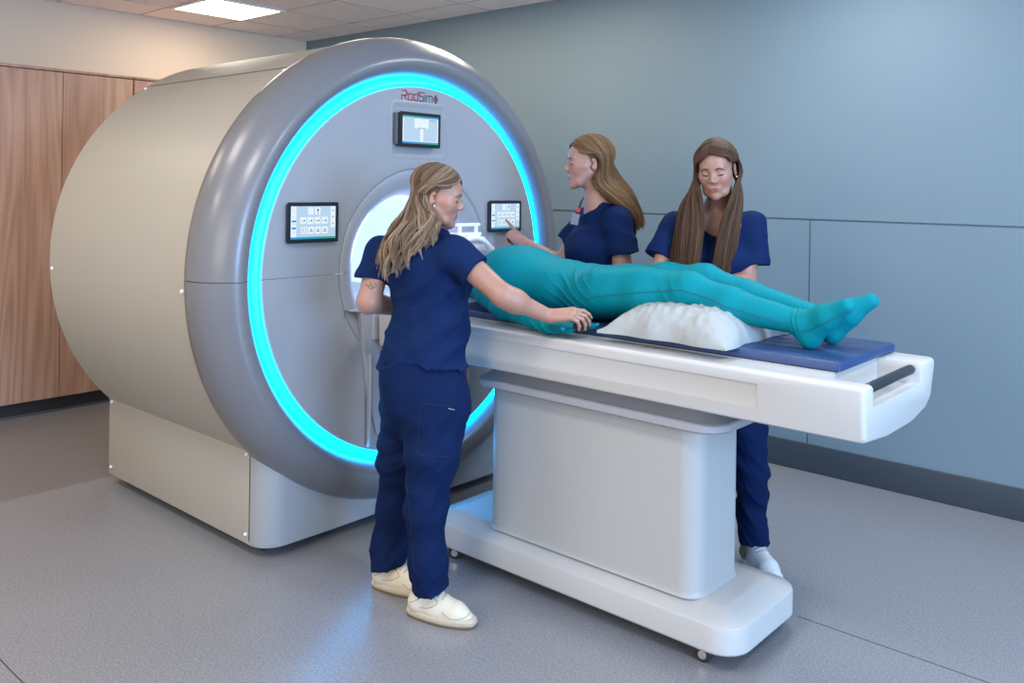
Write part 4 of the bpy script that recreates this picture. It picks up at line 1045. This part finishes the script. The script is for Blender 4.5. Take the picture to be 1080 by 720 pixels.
    b = MB(); c0 = P(606.5, 231, 3.90); u = nrm(P(606, 238, 3.905)-P(609, 224, 3.885)); v = nrm(np.cross(u, -VF)); n_ = np.cross(u, v)
    for sg in (1,):
        q = [c0+u*a*.026+v*b_*.017 for a, b_ in ((-1, -1), (1, -1), (1, 1), (-1, 1))]; b.loft([[x-n_*.002 for x in q], [x+n_*.002 for x in q]])
    b.obj('id_badge', MH['badge'], lan, 0)
    return root
MH['lanyard'] = mat('black_lanyard', (.02, .02, .022), .6); MH['redclip'] = mat('red_clip', (.55, .02, .02), .4); MH['badge'] = mat('badge_card', (.25, .22, .25), .35)
W2 = woman_pointing()

# ================================================================ WOMAN LOOKING DOWN, FAR SIDE
def woman_down():
    gp = P(775, 600, 3.6); root = thing('person', 'woman with long straight brown hair in navy scrubs, facing us and looking down', 'person', (gp[0], gp[1], 0))
    tf = yaw_dir(184); tr = np.cross(tf, UPV)
    H = Frame(P(755.5, 179.5, 3.50), yaw_dir(184+19), scale=.93).tilt(pitch=-.27, roll=.06)
    neck = P(757, 226, 3.60)
    RS, LS = P(713, 238, 3.60), P(792, 238, 3.60)
    RE, RW = P(695, 290, 3.55), P(722, 301, 3.40)
    LE, LW = P(786, 296, 3.54), P(752, 303, 3.38)
    chest, waist, hip = P(753, 272, 3.62), P(756, 325, 3.64), P(760, 375, 3.63)
    B = Field()
    add_head(B, H, neck, .048)
    B.cone(chest, waist, .11, .10, .04, (tf, 1.4)); B.cone(waist, hip, .10, .13, .04, (tf, 1.3))
    B.cone(LS, RS, .045, .045, .04); B.cone(neck, chest, .062, .115, .05, (tf, 1.4))
    B.ell(neck+tf*.038-UPV*.055, np.array((.085, .045, .07)), np.stack([tr, tf, UPV], 1), .03)
    B.cone(LS, LE, .048, .040, .025); B.cone(LE, LW, .041, .027, .02)
    B.cone(RS, RE, .048, .040, .025); B.cone(RE, RW, .041, .027, .02)
    gh = lambda q: np.array([q[0], q[1], 0])
    LA = P(794, 584, 3.56); LK = P(792, 500, 3.53); LH = P(780, 400, 3.60)
    RA = P(735, 586, 3.62); RK = P(738, 500, 3.58); RH = P(742, 400, 3.63)
    for a, b, c in ((LH, LK, LA), (RH, RK, RA)):
        B.cone(a, b, .085, .052, .03); B.cone(b, c, .050, .033, .02); B.cone(c, gh(c)+D3(0, 0, .05), .033, .033, .02)
    add_hand(B, LW, nrm(P(740, 307, 3.30)-LW), UPV, -1, curl=((.25, .3, .2),)*4, s=.95)
    add_hand(B, RW, nrm(P(737, 306, 3.31)-RW), UPV, 1, curl=((.25, .3, .2),)*4, s=.95)
    body = sdf_obj('body', B, None, root, .007, [(H(.1, -.13, -.14), H(-.1, .13, .13))], .0028, 1, [MH['skin'], MH['lips'], MH['cheek']], head_classify(H))
    T = Field()
    T.cone(chest, waist, .130, .122, .05, (tf, 1.35)); T.cone(waist, hip, .122, .150, .05, (tf, 1.25))
    T.cone(LS-D3(0, 0, .010), RS-D3(0, 0, .010), .056, .056, .05); T.cone(neck-D3(0, 0, .03), chest, .080, .130, .05, (tf, 1.4))
    T.ell(chest+tf*.075, np.array((.13, .07, .08)), np.stack([tr, tf, UPV], 1), .05)
    T.cone(LS, P(793, 279, 3.575), .060, .070, .03, None, 1, 'flat'); T.cone(RS, P(697, 272, 3.575), .060, .068, .03, None, 1, 'flat')
    T.plane(hip-D3(0, 0, .06), -UPV, .006)
    T.cone(neck+UPV*.09+tf*.01, neck+UPV*.006+tf*.02, .070, .058, .012, None, 2)
    T.cone(neck+tf*.070+UPV*.03, neck+tf*.125-UPV*.085, .060, .006, .008, None, 2)
    T.fold(wave_fold(.010, 26, 25, 4, (.7, .7, 1.4)))
    sdf_obj('scrub_top', T, MH['navy'], root, .0038, it=1)
    L = Field()
    L.cone(hip+D3(0, 0, .02), hip-D3(0, 0, .10), .138, .140, .04, (tf, 1.2))
    for a, b, c in ((LH, LK, LA), (RH, RK, RA)):
        L.chain([a, a*.5+b*.5, b, c+D3(0, 0, .03)], [.105, .085, .066, .056], .03)
    L.plane(gh(hip)+D3(0, 0, .098), -UPV); L.plane(hip+D3(0, 0, .03), UPV)
    L.fold(wave_fold(.014, 30, 29, 4)); 
    L.fold(lambda x, y, z: -.005*np.clip(1-np.abs(np.sin(z*30+4*np.sin(14*x+9*y)))*2.2, 0, 1)*np.clip((.62-z)/.3, 0, 1))
    sdf_obj('scrub_trousers', L, MH['navy2'], root, .005, it=1)
    for c, dv in ((LA, yaw_dir(162)), (RA, yaw_dir(195))):
        g0 = gh(c)-dv*.065; shoe(root, g0[:2], (g0+dv)[:2], MH['shoew'], MH['shoew'], MH['shoew'], .245, MH['lace'], MH['shoeg'])
    face_details(H, root, MH['brow2'], body)
    b = MB(); bm = bmesh.new(); bmesh.ops.create_uvsphere(bm, u_segments=10, v_segments=8, radius=.0032)
    for v in bm.verts: v.co = Vector(H(-.0845, .004, -.031))+v.co
    b.bm(bm); b.obj('earring', MH['pearl'], root, 180)
    cen = H(0, -.02, .02)
    # her right side (left of the photo): hair hangs in front of the shoulder
    x_r = [(735.5, 188, 3.445), (731, 186, 3.46), (729.5, 185, 3.49), (729, 185, 3.52), (729, 185, 3.55), (730, 186, 3.58)]
    hd_ = lambda s_, a_, z_: H(s_*.103*math.cos(math.radians(a_)), -.016+.106*math.sin(math.radians(a_)), z_)
    y_r = [(736.5, 177, 3.44), (732.5, 175, 3.455), (731, 174, 3.485), (730.5, 174, 3.515), (730.5, 174, 3.55), (731, 175, 3.58)]
    y_l = [(778, 175, 3.51), (780, 173, 3.52), (781, 172, 3.535), (781, 172, 3.555), (780.5, 173, 3.58), (780, 174, 3.60)]
    n_r = [(738, 208, 3.435), (732, 210, 3.45), (725, 210, 3.475), (722, 211, 3.505), (720, 213, 3.54), (721, 215, 3.58)]
    m_r = [(740.5, 240, 3.435), (734, 242, 3.44), (721, 243, 3.46), (716, 243, 3.48), (713, 244, 3.51), (714, 246, 3.54)]
    t_r = [(734, 292, 3.44), (728, 294, 3.445), (717, 294, 3.455), (711, 293, 3.47), (706, 290, 3.49), (706, 288, 3.52)]
    gr = scalp_guides(H, 1, [[hd_(1, 40-21*i, -.035), P(*n_r[i]), P(*m_r[i]), P(*t_r[i])] for i in range(6)], ((.081, .040, .04), (.04, -.10, -.01)), 6, lift=1.20, offx=.006, bowk=.35)
    x_l = [(781, 184, 3.53), (783, 182, 3.535), (784, 181, 3.545), (784, 181, 3.56), (784, 182, 3.58), (782, 184, 3.60)]
    n_l = [(771, 213, 3.44), (773, 210, 3.46), (779, 206, 3.49), (781, 205, 3.51), (783, 205, 3.54), (783, 208, 3.58)]
    m_l = [(760.5, 244, 3.435), (763, 245, 3.445), (771, 244, 3.455), (775, 242, 3.47), (779, 240, 3.50), (780, 240, 3.53)]
    t_l = [(751, 294, 3.44), (755, 296, 3.45), (761, 295, 3.455), (765, 294, 3.465), (769, 290, 3.48), (772, 288, 3.51)]
    gl = scalp_guides(H, -1, [[hd_(-1, -10-11*i, -.030), P(*n_l[i]), P(*m_l[i]), P(*t_l[i])] for i in range(6)], ((.083, -.020, .040), (.04, -.10, -.01)), 6, lift=1.20, offx=.006, bowk=.35)
    hair_obj([hair_sheet(gr, 1300, 26, 5, .0021, .016, .003, .002, 1.0, cen, (.15, .7), .18), hair_sheet(gl, 1300, 26, 6, .0021, .014, .003, .002, 1.0, cen, (.15, .7), .22)], MH['hair3'], root, [cap_mesh(H)])
    return root
W3 = woman_down()
# ================================================================ PATIENT IN THE TEAL SUIT
MZ = 1.0225
def patient():
    root = thing('person', 'patient in a teal full-body suit lying on the navy mattress with knees raised', 'person', (-1.9, 2.82, MZ))
    X_ = D3(1, 0, 0); Y_ = D3(0, 1, 0)
    cy = 2.815
    H = Frame(D3(-2.80, cy, MZ+.115), (0, 0, 1), (-1, 0, 0), .93).tilt(pitch=-.12)
    neck = D3(-2.64, cy, MZ+.105)
    nS, fS = D3(-2.56, cy-.155, MZ+.105), D3(-2.53, cy+.155, MZ+.115)
    nE, nW = D3(-2.32, 2.572, MZ+.030), D3(-2.035, 2.520, MZ-.003)
    fE, fW = D3(-2.30, 3.03, MZ+.055), D3(-2.08, 3.02, MZ+.05)
    nH, nK, nA = D3(-1.93, 2.735, MZ+.115), D3(-1.575, 2.73, MZ+.155), D3(-1.175, 2.765, MZ+.078)
    fH, fK, fA = D3(-1.93, 2.90, MZ+.115), D3(-1.61, 2.915, MZ+.168), D3(-1.16, 2.90, MZ+.080)
    def limbs(F, o=0.0, part='all'):
        F.ell((-2.44, cy, MZ+.136), np.array((.215, .165, .127))+o, None, .06)
        F.ell((-2.20, cy, MZ+.11), np.array((.20, .150, .108))+o, None, .06)
        F.ell((-2.00, cy, MZ+.10), np.array((.15, .165, .105))+o, None, .05)
        F.cone(nS, fS, .062+o, .062+o, .05)
        F.cone(neck, D3(-2.5, cy, MZ+.12), .058+o, .09+o, .04)
        for h_, k_, a_, s in ((nH, nK, nA, -1), (fH, fK, fA, 1)):
            F.chain([h_, h_*.5+k_*.5, k_], [.096+o, .082+o, .062+o], .04)
            F.chain([k_, k_*.62+a_*.38-D3(0, 0, .006), a_], [.060+o, .056+o, .040+o], .03)
            heel = a_+D3(.028, 0, -.040)
            toe = a_+D3(.150, s*.02, .075)
            F.cone(a_, heel, .040+o, .034+o, .02); F.cone(heel, a_+D3(.075, s*.008, .012), .034+o, .036+o, .02)
            F.chain([a_+D3(.01, 0, .0), a_+D3(.085, s*.01, .035), toe], [.040+o, .038+o, .026+o], .02, (Y_, .95))
        for S_, E_, W_ in ((nS, nE, nW), (fS, fE, fW)):
            F.cone(S_, E_, .052+o, .042+o, .03); F.cone(E_, W_, .042+o, .028+o, .02)
    def hands(F, s):
        TIPS['pat'] = add_hand(F, nW, D3(1, .27, .02), D3(0, .06, -1), 1, curl=((.30, .25, .2), (.10, .18, .15), (.05, .15, .15), (.02, .15, .15)), spread=.09, thumb=(.75, .10, -.02), s=1.07*s)
        add_hand(F, fW, D3(1, 0, -.1), D3(0, -.2, 1), -1, curl=((.2, .3, .2),)*4, s=.98*s)
    B = Field(); add_head(B, H, neck, .052); limbs(B, -.006); 
    body = sdf_obj('body', B, None, root, .009, [(D3(-2.96, 2.7, 1.0), D3(-2.66, 2.95, 1.3))], .004, 1, [MH['skin'], MH['lips'], MH['cheek']], head_classify(H))
    S_ = Field(); limbs(S_, .0); hands(S_, 1.0)
    S_.plane(D3(-2.645, cy, 1.1), nrm(D3(-1, 0, .0)), .01)
    S_.plane(D3(0, 0, MZ-.030), -UPV, .004)
    def folds(x, y, z):
        hipm = np.clip(1-np.abs(x+2.06)/.16, 0, 1); v = -.006*np.clip(1-np.abs(np.sin((x*1.0+z*1.6-y*.25)*46))*1.8, 0, 1)*hipm
        ank = np.clip(1-np.abs(x+1.185)/.035, 0, 1); v = v-.0035*np.clip(1-np.abs(np.sin((x+.25*z)*190))*1.2, 0, 1)*ank
        v = v-.003*np.clip(1-np.abs(np.sin((x+.6*z)*60))*1.6, 0, 1)*np.clip(1-np.abs(x+1.62)/.10, 0, 1)
        v = v-.003*np.clip(1-np.abs(np.sin((x-.4*z+.3*y)*55))*1.6, 0, 1)*((y < 2.62) & (x < -2.07))
        return v
    S_.fold(folds); S_.fold(wave_fold(.005, 16, 41, 4))
    suit = sdf_obj('bodysuit', S_, MH['teal'], root, .0062, [(D3(-2.1, 2.42, .98), D3(-1.76, 2.68, 1.10)), (D3(-1.25, 2.6, 1.0), D3(-.95, 3.0, 1.25))], .0035, 1)
    # side seam along the near leg, draped onto the suit
    dg = bpy.context.evaluated_depsgraph_get()
    from mathutils.bvhtree import BVHTree
    bvh = BVHTree.FromPolygons([v.co[:] for v in suit.data.vertices], [p.vertices[:] for p in suit.data.polygons])
    o0 = Vector(root.location)
    def seam(pts):
        out = []
        for p in resample(pts, 60):
            q, nq, _, _ = bvh.find_nearest(Vector(p)-o0)
            out.append(np.array(q+o0)+np.array(nq)*.0004)
        return [o_ for i_, o_ in enumerate(out) if np.linalg.norm(o_-np.median(out[max(0, i_-3):i_+4], axis=0)) < .02]
    m = MB(); m.tube(seam([(-1.97, 2.6, MZ+.09), (-1.8, 2.6, MZ+.125), (-1.55, 2.6, MZ+.165), (-1.38, 2.65, MZ+.115), (-1.27, 2.67, MZ+.085), (-1.19, 2.69, MZ+.066)]), .0017, 6)
    m.obj('side_seam', MH['tealseam'], suit)
    m = MB(); m.tube(seam([(-1.155, 2.70, MZ+.055), (-1.11, 2.68, MZ+.065), (-1.06, 2.69, MZ+.095), (-1.01, 2.74, MZ+.13), (-.99, 2.78, MZ+.15)]), .0016, 6); m.obj('foot_seam', MH['tealseam'], suit)
    face_details(H, root, MH['brow1'], body)
    cen = H(0, -.02, .02)
    dr = [[H(.085, -.03-.012*i, -.05+.0*i), H(.10, -.075-.004*i, -.09)] for i in range(6)]
    dl = [[H(-.085, -.03-.012*i, -.05), H(-.10, -.075-.004*i, -.09)] for i in range(6)]
    hair_obj([hair_sheet(scalp_guides(H, 1, dr, lift=1.05), 350, 16, 7, .0026, .008, .004, 0, 1, cen, (.2, .6)), hair_sheet(scalp_guides(H, -1, dl, lift=1.05), 350, 16, 8, .0026, .008, .004, 0, 1, cen, (.2, .6))], MH['hair2'], root, [cap_mesh(H)])
    return root
PT = patient()

# ---- head coil : open white cage around the patient's head
def head_coil():
    c = D3(-2.80, 2.815, MZ+.125)
    t = thing('head_coil', 'open white plastic head coil cage around the head of the patient', 'head coil', (c[0], c[1], MZ))
    ring = lambda x, r, a0, a1, n=28: [c+D3(x, r*math.cos(a), r*math.sin(a)*1.05) for a in np.linspace(a0, a1, n)]
    b = MB(); b.loft([[c+D3(x, y, z) for x, y, z in ((-.15, -.15, -.124), (.13, -.15, -.124), (.13, .15, -.124), (-.15, .15, -.124))], [c+D3(x, y, z) for x, y, z in ((-.15, -.13, -.10), (.13, -.13, -.10), (.13, .13, -.10), (-.15, .13, -.10))]])
    b.obj('coil_base', M['white'], t)
    for x, r in ((-.145, .148), (.085, .148)):
        m = MB(); pts = ring(x, r, -.62, PI+.62); m.tube(pts, .0135, 10, True, 1.0, (1, 0, 0)); m.obj('coil_ring', M['white'], t)
    for a in (.05, .72, 1.22, 1.92, 2.42, 3.09):
        m = MB(); p = c+D3(0, .150*math.cos(a), .150*math.sin(a)*1.05)
        m.tube([p+D3(-.15, 0, 0), p+D3(-.13, 0, 0), p+D3(.075, 0, 0), p+D3(.10, 0, 0)], [.010, .014, .014, .011], 10); m.obj('coil_bar', M['white'], t)
    m = MB(); p = c+D3(0.02, 0, .170)
    m.box(p[0]-.05, p[0]+.05, p[1]-.07, p[1]+.07, p[2]-.008, p[2]+.008, .005); m.box(p[0]+.02, p[0]+.035, p[1]-.06, p[1]-.045, p[2], p[2]+.04, .003); m.box(p[0]+.02, p[0]+.035, p[1]+.045, p[1]+.06, p[2], p[2]+.04, .003)
    m.box(p[0]+.018, p[0]+.037, p[1]-.075, p[1]+.075, p[2]+.035, p[2]+.05, .004); m.obj('mirror_mount', M['white'], t)
head_coil()

# ---- paper-covered cushion under the knees
def cushion():
    n = 56; L0, L1 = -1.805, -1.315; y0, y1 = 2.512, 3.07
    t = thing('pillow', 'crumpled white paper-covered cushion under the knees of the patient', 'pillow', ((L0+L1)/2, (y0+y1)/2, MZ))
    r = np.random.default_rng(8); K_ = r.normal(size=(14, 2)); K_ = K_/np.linalg.norm(K_, axis=1)[:, None]*r.uniform(9, 34, 14)[:, None]; ph = r.uniform(0, 6.28, 14)
    def crum(u, v):
        s = 0
        for k in range(14): s += (1-abs(math.sin(K_[k, 0]*u+K_[k, 1]*v+ph[k]+1.2*math.sin(5*u+3*v+k)))*1.6)/14
        return s
    V = []; top = []
    for i in range(n+1):
        for j in range(n+1):
            u, v = i/n*2-1, j/n*2-1
            w_ = max(0, 1-abs(u)**3.2)**.62*max(0, 1-abs(v)**3.0)**.60
            puck = 1-.05*(1-v*v)*(abs(u) > .0)*abs(u)**6-.0
            x = (L0+L1)/2+u*(L1-L0)/2*(1-.055*(1-v*v))+.006*math.sin(9*v+2); y = (y0+y1)/2+v*(y1-y0)/2*(1-.055*(1-u*u))+.006*math.sin(8*u)
            sag = .012*math.exp(-((u+.1)/.6)**2)*(v > -.6)
            z = MZ+.012+w_*(.118-sag)+.022*crum(u*1.0, v*1.0)*(.25+.75*w_)
            edge = max(abs(u), abs(v)); lift = .018 if (edge > .93) else 0
            V.append((x, y, z+.004*math.sin(13*u+9*v)*(edge > .9)))
    N = (n+1)**2; V2 = [(x, y, MZ-.004+.012*max(0, 1-0)*(.0)+ (0.012 if (2.60 <= y) else -.018)*.0 + .0045) for x, y, z in V]
    V2 = [(x, y, MZ+.002) for x, y, z in V]
    Fc = []
    for i in range(n):
        for j in range(n):
            a = i*(n+1)+j; Fc.append((a, a+n+1, a+n+2, a+1)); Fc.append((N+a, N+a+1, N+a+n+2, N+a+n+1))
    for i in range(n):
        for (a, b) in ((i, i+1), (n*(n+1)+i+1, n*(n+1)+i)): Fc.append((a, b, N+b, N+a))
        for (a, b) in (((i+1)*(n+1), i*(n+1)), (i*(n+1)+n, (i+1)*(n+1)+n)): Fc.append((a, b, N+b, N+a))
    mesh_obj('cover', V+V2, Fc, M['paper'], t, 60)
cushion()
# ---- squeeze ball in the open palm
bc = P(613, 343.0, 3.145)
b = MB(); bm = bmesh.new(); bmesh.ops.create_uvsphere(bm, u_segments=32, v_segments=20, radius=.027)
for v in bm.verts: v.co = Vector(bc)+Vector((v.co.x*1.15, v.co.y, v.co.z*.92))
b.bm(bm); tag(b.obj('squeeze_ball', M['rubber'], None, 180), 'black rubber squeeze ball held between two hands at the table edge', 'squeeze ball')
# ================================================================ LIGHT
def area(name, loc, target, sx, sy, power, col):
    l = bpy.data.lights.new(name, 'AREA'); l.shape = 'RECTANGLE'; l.size = sx; l.size_y = sy; l.energy = power; l.color = col
    o = bpy.data.objects.new(name, l); COL.objects.link(o); o.location = loc
    d = Vector(target)-Vector(loc); o.rotation_euler = d.to_track_quat('-Z', 'Y').to_euler(); return o
for i, (x, y, p, c) in enumerate(((-3.43, 3.74, 16, (1, .90, .74)), (-4.6, 3.74, 13, (1, .88, .72)), (-3.43, .69, 16, (1, .93, .84)), (-1.6, .69, 30, (1, .97, .92)), (-1.6, 3.74, 24, (.9, .96, 1)), (.24, 2.5, 50, (.8, .9, 1)), (-5.26, .69, 14, (1, .88, .74)), (-3.43, -1.1, 30, (1, .92, .82)))):
    area('ceiling_panel', (x, y, ZC-.02), (x, y, 0), .58, .58, p, c)
area('fill_light', (4.2, .9, 1.7), (-2.5, 3.2, 1.0), 2.6, 2.0, 400, (.30, .58, 1.0))  # unseen cool fill lamp added at the right; no window modelled there
area('fill_light', (-1.0, -2.2, 1.9), (-3.0, 2.5, .9), 2.0, 1.4, 42, (1, .86, .70))  # unseen warm fill added behind the camera to lift the scanner's near side
l = bpy.data.lights.new('bore_lamp', 'POINT'); l.energy = 7; l.color = (.36, .48, 1); l.shadow_soft_size = .09
o = bpy.data.objects.new('bore_lamp', l); COL.objects.link(o); o.location = (-3.16, YC, 1.24)
W = bpy.data.worlds.new('world'); SC.world = W; W.use_nodes = True
W.node_tree.nodes['Background'].inputs[0].default_value = (1, .96, .91, 1); W.node_tree.nodes['Background'].inputs[1].default_value = .8
SC.view_settings.view_transform = 'Standard'; SC.view_settings.look = 'None'; SC.view_settings.gamma = 1; SC.view_settings.use_curve_mapping = False
SC.view_settings.exposure = 0.12
